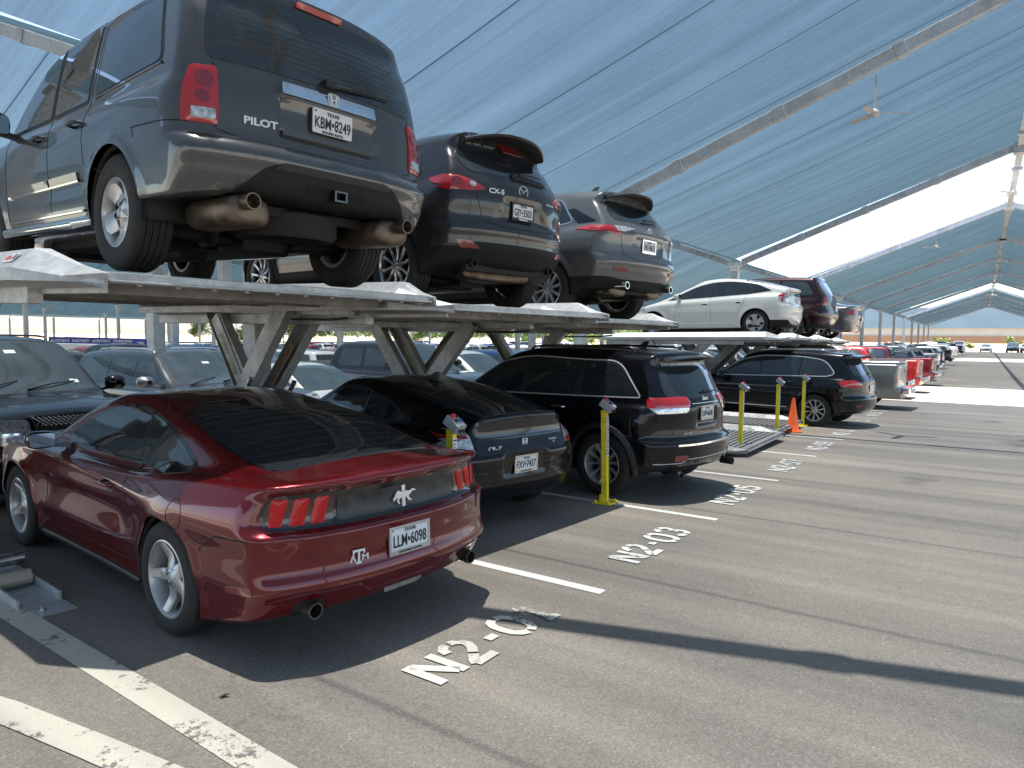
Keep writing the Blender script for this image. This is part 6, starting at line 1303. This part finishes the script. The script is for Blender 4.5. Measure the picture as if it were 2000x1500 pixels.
def post(x,y,lean,label,zb=None,rot=0):
    zb=gz(x,y) if zb is None else zb
    r=thing('control_post',label,'control post',(x,y,zb),rot,'yellow lift control posts along the row'); r.rotation_euler=(0,lean,rot)
    bevel(MB().box((-.11,-.11,0),(.11,.11,.014)).build('base_plate',YELLOW,r),.003)
    mb=MB()
    for a,b in((1,1),(-1,1),(1,-1),(-1,-1)): mb.lathe([(0,.04),(.012,.04),(.012,.028),(.02,.028),(.02,.014)],8,'z',(.082*a,.082*b,0))
    mb.build('anchor_bolt',YELLOW,r)
    mb=MB().chan((0,0,.014),(0,0,1.05),.058,.066,.006,(1,0,0),1); mb.bar((-.03,-.02,.014),(-.03,-.02,.10),.04,.05); p=bevel(mb.build('upright',YELLOW,r),.003)
    q=MB().box((.0335,-.027,.52),(.037,.027,.98)).build('instruction_label',WHITEP,p); mb=MB()
    rn=random.Random(3)
    for i in range(13):
        z=.955-i*.033; 
        if i%4==0: mb.box((.037,-.024,z),(.038,.024,z+.012))
        else: mb.box((.037,-.024,z),(.038,-.024+.048*rn.uniform(.5,1),z+.006)).box((.037,-.018,z+.012),(.038,.01,z+.017))
    mb.build('label_lines',INKB,q)
    # control box, tilted towards the user (aisle side)
    M=Matrix.Translation((.035,0,1.10))@Matrix.Rotation(R(38),4,'Y')@Matrix.Scale(.86,4)
    bx=bevel(MB().box((-.085,-.070,-.05),(.095,.070,.05)).build('control_box',simple('box_grey',(.33,.34,.35),.45,var=.08),r),.008); bx.matrix_local=M
    for (u,v,c_,rr,hh) in((-.045,-.03,simple('button_red',(.75,.03,.02),.35),.026,.03),(-.04,.034,INKB,.015,.016),(.018,-.032,INKB,.017,.018),(.018,.032,simple('button_blue',(.02,.12,.45),.35),.019,.018)):
        MB().lathe([(0,.05+hh),(rr*.8,.05+hh),(rr,.05+hh*.8),(rr,.05+hh*.35),(rr*.6,.05+hh*.3),(rr*.6,.05)],16,'z',(u,v,0)).build('button',c_,bx,auto=50)
    MB().box((.055,-.045,.0505),(.082,.045,.052)).build('button_legend',WHITEP,bx)
    mb=MB().tube([(.10,.02,0),(.13,.02,0)],.014,10).tube([(.10,-.03,0),(.125,-.03,0)],.014,10); mb.build('cable_gland',BLACK,bx)
    return r
def cone(x,y,label,h=.72):
    r=thing('traffic_cone',label,'traffic cone',(x,y,gz(x,y)),.3,'orange traffic cones'); M=simple('cone_orange',(.85,.12,.015),.5,var=.12,scale=6)
    mb=MB().prism(rp([(-.18,-.18),(.18,-.18),(.18,.18),(-.18,.18)],.05,3),0,.03); bevel(mb.build('cone_base',M,r),.006)
    MB().lathe([(.145,.03),(.125,.06),(.035,h-.04),(.030,h),(.022,h),(.02,h-.06)],28,'z').build('cone_body',M,r,auto=50); return r
# ================================================================= placed lifts, posts, cones
lift(-3.92,3.16,R(176),2.13,R(1.5),'nearest raised lift, carrying the boxy slate grey SUV')
lift(-3.62,5.76,R(176),2.10,R(.4),'second raised lift, carrying the dark grey crossover')
lift(-3.80,8.38,R(176),2.10,R(0),'third raised lift, carrying the mid grey crossover')
lift(-3.15,12.65,R(180),.14,0,'empty lowered lift right behind the black SUV',low=True)
lift(-3.35,15.3,R(180),.14,0,'empty lowered lift beside the orange cone',low=True)
lift(-3.85,18.4,R(180),2.04,R(-.6),'raised lift carrying the cream hybrid hatchback',L=4.6)
lift(-3.75,21.1,R(180),2.04,R(0),'raised lift carrying the maroon SUV beyond the hatchback',L=4.6)
lift(-3.7,23.8,R(180),2.02,R(0),'farthest raised lift, carrying the grey sedan with the red tail band',L=4.6)
post(-3.60,4.50,R(-1.8),'yellow control post in front of the black compact coupe, nearest to the camera')
post(-3.44,7.02,R(-1.6),'yellow control post standing by the rear wheel of the black SUV')
post(-3.38,12.10,R(0),'yellow control post right behind the black SUV, at the lowered lift')
post(-3.39,14.74,0,'yellow control post between the black SUV and the orange cone')
post(-3.33,16.93,0,'yellow control post just behind the orange cone')
cone(-3.27,15.61,'orange traffic cone standing by the wheel of the luxury SUV'); cone(5.6,62,'small orange cone at the right edge, far down the aisle')
# ================================================================= placed cars
r=make_coupe(); setpose(r,(-3.89,3.16,gz(-3.89,3.16)),R(174.8))
r=make_boxy(); setpose(r,(-4.66,3.33,.41),R(173.8),R(2.2))
r=make_hatchcoupe(); setpose(r,(-4.40,5.80,gz(-4.4,5.8)),R(169))
r=make_crossA(); setpose(r,(-4.69,5.94,.33),R(171),R(.6))
r=make_suv_black(); setpose(r,(-3.52,8.24,gz(-3.3,8)),R(172))
r=make_crossB(); setpose(r,(-4.52,8.55,.262),R(172),R(0))
r=make_hybrid(); setpose(r,(-4.66,18.54,.105),R(178.4),R(-.8))
r=make_suv_lux(); setpose(r,(-2.99,17.9,gz(-3,17.9)),R(172))
P_={}
def pm(n,c,metal=.45,dust=.05):
    if n not in P_: P_[n]=paint('paint_'+n,c,metal,.3,dust)
    return P_[n]
r=generic('suv','raised_suv','maroon SUV raised beyond the cream hatchback','car',pm('maroon',(.028,.005,.008))); setpose(r,(-4.4,21.3,.08),R(178))
r=generic('sedan','raised_sedan','grey sedan with red tail band raised on the farthest lift','car',pm('mid_grey',(.16,.16,.17))); setpose(r,(-4.2,24.0,.05),R(178))
# cars facing the aisle, nose to nose with the row
r=front_suv('tall'); setpose(r,(-11.75,3.66,gz(-11,3.7)-.03),R(0))
r=front_suv('low'); setpose(r,(-12.9,7.0,gz(-12,6.6)+.12),R(0)); r.scale=(1,1.04,.90)
r=generic('sedan','white_sedan','white sedan facing the aisle, its windshield showing under the second raised deck','car',pm('pearl_white',(.62,.62,.58),.1,.03),hi=True); setpose(r,(-12.1,8.85,gz(-12,8.6)),R(0))
r=generic('pickup','crew_cab_pickup','dark grey crew cab pickup with chrome mirror behind the lift arms','pickup truck',pm('gunmetal',(.035,.038,.045))); setpose(r,(-12.9,11.5,gz(-12,11)),R(0))
r=generic('suv','white_suv','white SUV facing the aisle, between the lift arms and the black SUV roof','car',pm('pearl_white',(.62,.62,.58))); setpose(r,(-12.2,14.1,gz(-12,14)),R(0))
for i,(kd,nm,col) in enumerate([('sedan','black','silver'),('suv','','black2'),('sedan','','white2'),('pickup','','white2'),('suv','','silver')]): pass
# pickups and SUVs down the row
row=[('pickup','silver_pickup','silver pickup with chrome bumper right beyond the luxury SUV','champagne',(.27,.27,.26),-2.95,24.1),
 ('pickup','tan_pickup','tan pickup with dark bed cover, second truck past the luxury SUV','tan',(.33,.27,.21),-3.35,29.3),
 ('pickup','red_pickup','bright red crew cab pickup halfway down the row','bright_red',(.42,.02,.022),-3.1,33.8),
 ('pickup','dark_red_pickup','dark red pickup parked beyond the bright red one','dark_wine',(.14,.012,.018),-2.9,40.2)]
for kd,nm,lb,cn,cc,x,y in row: r=generic(kd,nm,lb,'pickup truck',pm(cn,cc)); setpose(r,(x,y,gz(x,y)),R(178))
lf=thing('dry_leaf','small dark curled leaf lying on the asphalt between the painted line and the coupe','leaf',(-3.03,1.98,gz(-3.03,1.98)+.006),.8)
MB().add([(-.03,0,0),(-.005,-.014,.006),(.03,0,.012),(.0,.015,.004),(.0,0,-.003)],[(0,1,4),(1,2,4),(2,3,4),(3,0,4)]).build('blade',simple('leaf_brown',(.03,.02,.012),.7),lf)
# ================================================================= the rest of the lot
GP={}
protos={}
cols={'white':(.62,.62,.60),'black':(.008,.008,.01),'silver':(.36,.37,.38),'grey':(.12,.125,.13),'blue':(.03,.07,.18),'red':(.30,.02,.02),'navy':(.015,.025,.06),'tan':(.30,.26,.20)}
base=pm('lot_base',(.5,.5,.5),.3,.03)
for kd in('sedan','suv','pickup'):
    protos[kd]=generic(kd,{'sedan':'parked_sedan','suv':'parked_suv','pickup':'parked_pickup'}[kd],'',{'sedan':'car','suv':'car','pickup':'pickup truck'}[kd],base,hi=False)
index_kids()
used=set(); R2=random.Random(11)
NMC={'sedan':'sedan','suv':'SUV','pickup':'pickup'}
def inview(x,y):
    d=-x*math.sin(PSI)+y*math.cos(PSI); l=x*math.cos(PSI)+y*math.sin(PSI)
    return d>3 and -.86<l/d<.80
def put(kd,cn,x,y,h,label,group):
    m=pm('lot_'+cn,cols[cn],.1 if cn=='white' else .4,.03)
    if kd not in used: used.add(kd); o=protos[kd]; 
    o=copy_tree(protos[kd],None,{'paint_lot_base':m}); setpose(o,(x,y,gz(x,y)),h); o['label']=label; o['group']=group; o['category']='pickup truck' if kd=='pickup' else 'car'; return o
n=0
_o1='first second third fourth fifth sixth seventh eighth ninth tenth eleventh twelfth thirteenth fourteenth fifteenth sixteenth seventeenth eighteenth nineteenth twentieth'.split()
def ordi(k):
    t,u=divmod(k+1,10); T=['','','twent','thirt','fort','fift','sixt'][min(6,t)]
    return _o1[k] if k<20 else (T+'y-'+_o1[u-1] if u else T+'ieth')
ORD=['first','second','third','fourth','fifth','sixth','seventh','eighth','ninth','tenth','eleventh','twelfth']
rows=[(-11.9,0,16.1,120,'in the row facing the aisle'),(-24.5,180,5,122,'in the row past the second columns'),(-30.5,0,6,122,'in the row behind the second columns'),(-44,180,8,122,'in the near row two aisles over'),(-50,0,10,122,'in the far row two aisles over'),(-64,180,14,122,'in the near row three aisles over'),(-70,0,18,122,'in the far row three aisles over'),(-86,180,20,110,'in the last row of the lot')]
for (x,h,y0,y1,ds) in rows:
    y=y0;k=0
    while y<y1:
        if R2.random()<.86 and inview(x,y) and not (x<-40 and x>-52 and 12<y<33):
            kd=R2.choice(['sedan','sedan','suv','suv','suv','pickup']); cn=R2.choice(['white','white','black','silver','silver','grey','grey','blue','red','navy','black','white'])
            off={'sedan':0,'suv':.1,'pickup':-.5}[kd]*(1 if h==0 else -1)
            put(kd,cn,x+off+R2.uniform(-.25,.25),y,R(h+R2.uniform(-1.5,1.5)),f'{cn} {NMC[kd]}, {ordi(k)} from left {ds}',f'cars parked {ds}'); k+=1
        y+=2.65
# main row further on, both ends of the aisle
y=43;k=0
seq=[('suv','black'),('pickup','navy'),('suv','black'),('pickup','grey'),('pickup','white'),('suv','black'),('pickup','navy'),('sedan','silver'),('suv','white'),('pickup','black'),('suv','grey'),('sedan','white'),('suv','white'),('sedan','silver'),('suv','black'),('pickup','white'),('suv','silver'),('sedan','white')]
while y<118:
    kd,cn=seq[k%len(seq)]
    put(kd,cn,-3.2+(-.2 if kd=='pickup' else -.6)+R2.uniform(-.3,.3),y,R(180+R2.uniform(-2,2)),f'{cn} {NMC[kd]}, {ordi(k)} car beyond the dark red pickup','cars far down the main row'); k+=1; y+=2.9+R2.random()*1.4
for i,(x,kd,cn,h) in enumerate([(-3.4,'pickup','white',-90),(.6,'sedan','white',-90),(4.4,'suv','navy',-90),(6.6,'suv','silver',-95),(9.2,'suv','black',-90),(-14,'suv','silver',-90),(-19,'sedan','grey',-90)]):
    put(kd,cn,x,150+R2.uniform(-1,1),R(h),f'{cn} {NMC[kd]} facing the camera, {ORD[i]} of the end row','cars across the far end of the aisle')
put('pickup','red',8.9,66,R(0),'dark red pickup cut by the right edge, far down the aisle','cars on the right side of the aisle')
for i in range(8): put(['suv','sedan'][i%2],['black','white','grey','silver'][i%4],10.5,74+i*6.5,R(0),f'{["black","white","grey","silver"][i%4]} {["SUV","sedan"][i%2]} on the right side of the aisle, {ORD[i]} after the red pickup','cars on the right side of the aisle')
for kd in protos:
    def rm(o):
        for c_ in KIDS.get(o.name,[]): rm(c_)
        bpy.data.objects.remove(o)
    rm(protos[kd])
# ---- shuttle with the parking company's lettering
sh=thing('shuttle_bus','white shuttle bus with blue lettered roof band, over the tall black SUV','bus',(-46.5,22.6,gz(-46.5,22.6)-.1),R(36)); sh.scale=(.88,.88,.86)
W_=simple('bus_white',(.72,.72,.72),.3,coat=.5,var=.04)
mb=MB().prism(rp([(-3.9,.35),(3.2,.35),(3.75,.55),(3.7,1.15),(3.0,1.35),(2.5,2.05),(1.9,2.42),(-3.9,2.50)],.12,4),-1.05,1.05,'xz'); bevel(mb.build('body',W_,sh),.06,3)
BLU=simple('bus_blue',(.015,.03,.30),.35)
for sd in(1,-1):
    bd=MB().prism(rp([(-3.6,2.46),(2.2,2.42),(2.9,2.40),(2.2,2.85),(-3.6,2.95)],.05,3),sd*.93,sd*.97,'xz').build('roof_band',BLU,sh)
    x_=(sd*-1,0,0); M=frameM((-.6,sd*.985,2.66),(-sd,0,0),(0,0,1)); text("AUSTIN'S  FASTEST  AIRPORT  PARKING",.25,simple('letter_white',(.8,.8,.8),.4),bd,M,name='lettering',ext=.004,sx=1.15,bold=.006,sp=1.12)
    for a,b in((-3.5,-2.4),(-2.25,-1.15),(-1.0,.1),(.25,1.35)): MB().prism(rp([(a,1.35),(b,1.35),(b,2.05),(a,2.05)],.06,3),sd*1.045,sd*1.056,'xz').build('side_window',GLASS,sh)
    MB().prism(rp([(1.5,1.35),(2.75,1.32),(2.35,2.0),(1.5,2.05)],.06,3),sd*1.045,sd*1.056,'xz').build('cab_window',GLASS,sh)
    for u in(-2.5,2.4): MB().lathe([(0,-.13),(.20,-.13),(.24,-.12),(.38,-.12),(.40,-.08),(.40,.12),(.36,.14),(.22,.14),(.2,.1),(0,.1)],28,'y',(u,sd*.93,.40)).build('wheel',RUBBER,sh,auto=40)
MB().box((-3.6,-.93,2.44),(2.2,.93,2.62)).build('roof_unit',W_,sh)
# ---- neighbouring halls on the left
k=0
for x0 in(-44.0,-61.9,-79.8,-97.7,-115.6,-133.5,-151.4):
    fr=[y for y in (-8,8,24,40,56,72,88,104) if True]
    h=thing('shade_hall',['blue shade hall two rows to the left, seen under the raised decks','blue shade hall three rows to the left','blue shade hall four rows to the left','blue shade hall five rows to the left','blue shade hall six rows to the left','blue shade hall seven rows to the left','outermost blue shade hall on the far left'][k],'shade canopy'); k+=1
    for y in fr:
        column(h,x0,y,ZC-.2,True,.14); rafter(h,x0+.25,ZC-.2,x0+8.9,ZR-.4,y); rafter(h,x0+17.6,ZC-.2,x0+9,ZR-.4,y)
    for i,(a,b) in enumerate(zip(fr,fr[1:])):
        if k in (2,3) and i==5: continue
        panel(h,x0,ZC-.05,x0+8.95,ZR-.3,a,b); panel(h,x0+17.9,ZC-.05,x0+8.95,ZR-.3,a,b)
# hall columns that stand free between the rows
for i,(x,y) in enumerate([(-17.3,9.6),(-19.5,13.0),(-21,22.4),(-19,30)]):
    t=thing('canopy_column',['pale square column left of the lift arms','pale square column beside the grey SUV','slim pale column over the pickup roof','pale column between the far cars'][i],'column',(x,y,gz(x,y)),0,'free standing canopy columns'); MB().box((-.15,-.15,0),(.15,.15,6.6)).build('shaft',GALV,t); MB().box((-.22,-.22,0),(.22,.22,.025)).build('base_plate',GALV,t)
# row markers
for i,(x,y) in enumerate([(-24,18.2),(-27.5,34.5),(-8.2,52.4)]):
    t=thing('row_marker',['blue and white row marker sign behind the lift arms','blue and white row marker beside the far column','white and blue row marker on the column line far down the row'][i],'sign',(x,y,gz(x,y)),R(-35),'row marker signs'); MB().box((-.05,-.05,0),(.05,.05,2.1)).build('pole',W_,t)
    q=MB().box((-.28,-.03,1.7),(.28,.03,3.1)).build('sign_board',W_,t)
    mb=MB(); 
    for a in range(2):
        for b in range(4): mb.box((-.22+.24*a,-.034,1.78+.33*b),(-.02+.24*a,.034,2.03+.33*b))
    mb.build('sign_squares',BLU,q)
# ================================================================= far edge: bank, building, hedge, trees
BANK=simple('dry_grass_bank',(.36,.26,.15),.9,var=.35,scale=.25); 
def bank(pts,w,h):
    mb=MB(); k=0
    for (x,y) in pts:
        d=Vector((x,y,0)).normalized()
        for (t,z) in((0,0),(w*.35,h*.75),(w*.6,h),(w,h*.9)): mb.v.append((x+d.x*t,y+d.y*t,gz(0,y)-.3+z))
    n=len(pts)
    for i in range(n-1):
        for j in range(3): a=i*4+j; mb.f.append((a,a+4,a+5,a+1))
    return mb
b=bank([(x,162+.02*x) for x in range(-260,300,14)],50,1.7).build('hillside',BANK,smooth=True); b['kind']='structure'
b=bank([(-172-8*math.sin(y*.02),y) for y in range(-60,170,12)],40,1.6).build('hillside',BANK,smooth=True); b['kind']='structure'
bl=thing('long_building','long pale warehouse with a blue grey roof band on the far side of the field','building',(20,262,-.6),0)
MB().box((-190,0,0),(190,30,5.0)).build('wall',simple('wall_cream',(.55,.50,.42),.8,var=.08,scale=.3),bl)
MB().box((-191,-1,5.0),(191,31,11.5)).build('roof',simple('roof_bluegrey',(.22,.32,.38),.6,var=.1,scale=.2),bl)
MB().box((-190,-.4,0),(190,-.02,2.4)).build('plinth',simple('wall_ochre',(.36,.20,.11),.8,var=.1,scale=.2),bl)
LEAF=None
def leafmat(n,c):
    m,t,b_=nodes(n); tc=N(t,'ShaderNodeTexCoord'); q=N(t,'ShaderNodeTexNoise',Scale=.9,Detail=3.0); t.links.new(tc.outputs['Object'],q.inputs['Vector']); rr=ramp(t,q.outputs[0],[(.3,tuple(x*.6 for x in c)),(.7,tuple(x*1.4 for x in c))]); t.links.new(rr.outputs[0],b_.inputs['Base Color']); b_.inputs['Roughness'].default_value=.6; return m
LM=[leafmat('leaf_light',(.13,.20,.035)),leafmat('leaf_mid',(.13,.20,.05)),leafmat('leaf_dark',(.045,.09,.02))]; BARK=simple('bark',(.12,.09,.06),.9,var=.3)
def tree_mesh(seed,h,rad,mat,n=900):
    rn=np.random.default_rng(seed); v=[];f=[]
    cl=[(rn.normal(0,rad*.42),rn.normal(0,rad*.42),h*(.35+.6*rn.random()),rad*(.28+.3*rn.random())) for _ in range(11)]
    for i in range(n):
        c=cl[rn.integers(len(cl))]; d=rn.normal(size=3); d/=np.linalg.norm(d); p=np.array(c[:3])+d*c[3]*(.55+.5*rn.random()); a=rn.normal(size=3); a/=np.linalg.norm(a); b_=np.cross(a,rn.normal(size=3)); b_/=np.linalg.norm(b_); s=.10+.16*rn.random(); k=len(v)
        v+=[p-a*s,p+b_*s*.6,p+a*s,p-b_*s*.6]; f.append((k,k+1,k+2,k+3))
    o=mesh('crown',v,f,mat); me=o.data; bpy.data.objects.remove(o)
    mb=MB(); mb.tube([(0,0,-.2),(.05,.02,h*.3),(-.04,.06,h*.6),(.02,0,h*.85)],[rad*.07,rad*.055,rad*.035,rad*.012],8)
    for k in range(5):
        a=k*1.3; mb.tube([(0,.02,h*(.3+.08*k)),(math.cos(a)*rad*.35,math.sin(a)*rad*.35,h*(.5+.07*k)),(math.cos(a)*rad*.6,math.sin(a)*rad*.6,h*(.62+.07*k))],[rad*.03,rad*.02,rad*.008],6)
    o=mb.build('trunk',BARK,None,auto=60); tm=o.data; bpy.data.objects.remove(o); return me,tm
TM=[tree_mesh(s,h,r_,LM[m_],n_) for s,h,r_,m_,n_ in((1,4.2,2.0,0,1100),(2,6.5,3.0,1,1500),(3,3.2,1.6,0,800),(4,8.0,3.6,2,1700))]
def tree(i,x,y,s,lab,grp): 
    t=thing('tree',lab,'tree',(x,y,gz(0,y)-.1),random.random()*6,grp); t.scale=(s,s,s)
    for me,nm in zip(TM[i],('crown','trunk')): link(bpy.data.objects.new(nm,me),t)
for i,(x,y,ti,s) in enumerate([(8.2,158,0,.62),(4.6,158,0,.68),(-6.5,158,2,.8),(-2.0,157,2,.55),(-28,159,2,1.1),(22,160,1,.9),(-44,160,0,1.0)]): tree(ti,x,y,s,f'light green young tree on the far bank, {["right of the end cars","above the gap in the end cars","left of the white pickup","second left of the white pickup","behind the column line","at the right edge","far left of the bank"][i]}','young trees on the far bank')
r3=random.Random(5); hv=[];hf=[]; hm=[]
for i in range(95):
    a=R(19+ i*.38); x=-math.sin(a)*(150+r3.uniform(-6,30)); y=math.cos(a)*(150+r3.uniform(-6,30)); me=TM[r3.choice([1,3,1,0])][0]; s_=r3.uniform(.65,1.0); ro=r3.uniform(0,6); z0=gz(0,y)-.3
    k=len(hv); c_,s2=math.cos(ro),math.sin(ro)
    hv+=[(x+s_*(v.co.x*c_-v.co.y*s2),y+s_*(v.co.x*s2+v.co.y*c_),z0+s_*v.co.z) for v in me.vertices]; hf+=[tuple(k+q for q in p.vertices) for p in me.polygons]
hw=mesh('hedge_wood',hv,hf,LM[1]); hw['kind']='stuff'; hw['label']='green wood along the far edge of the lot'
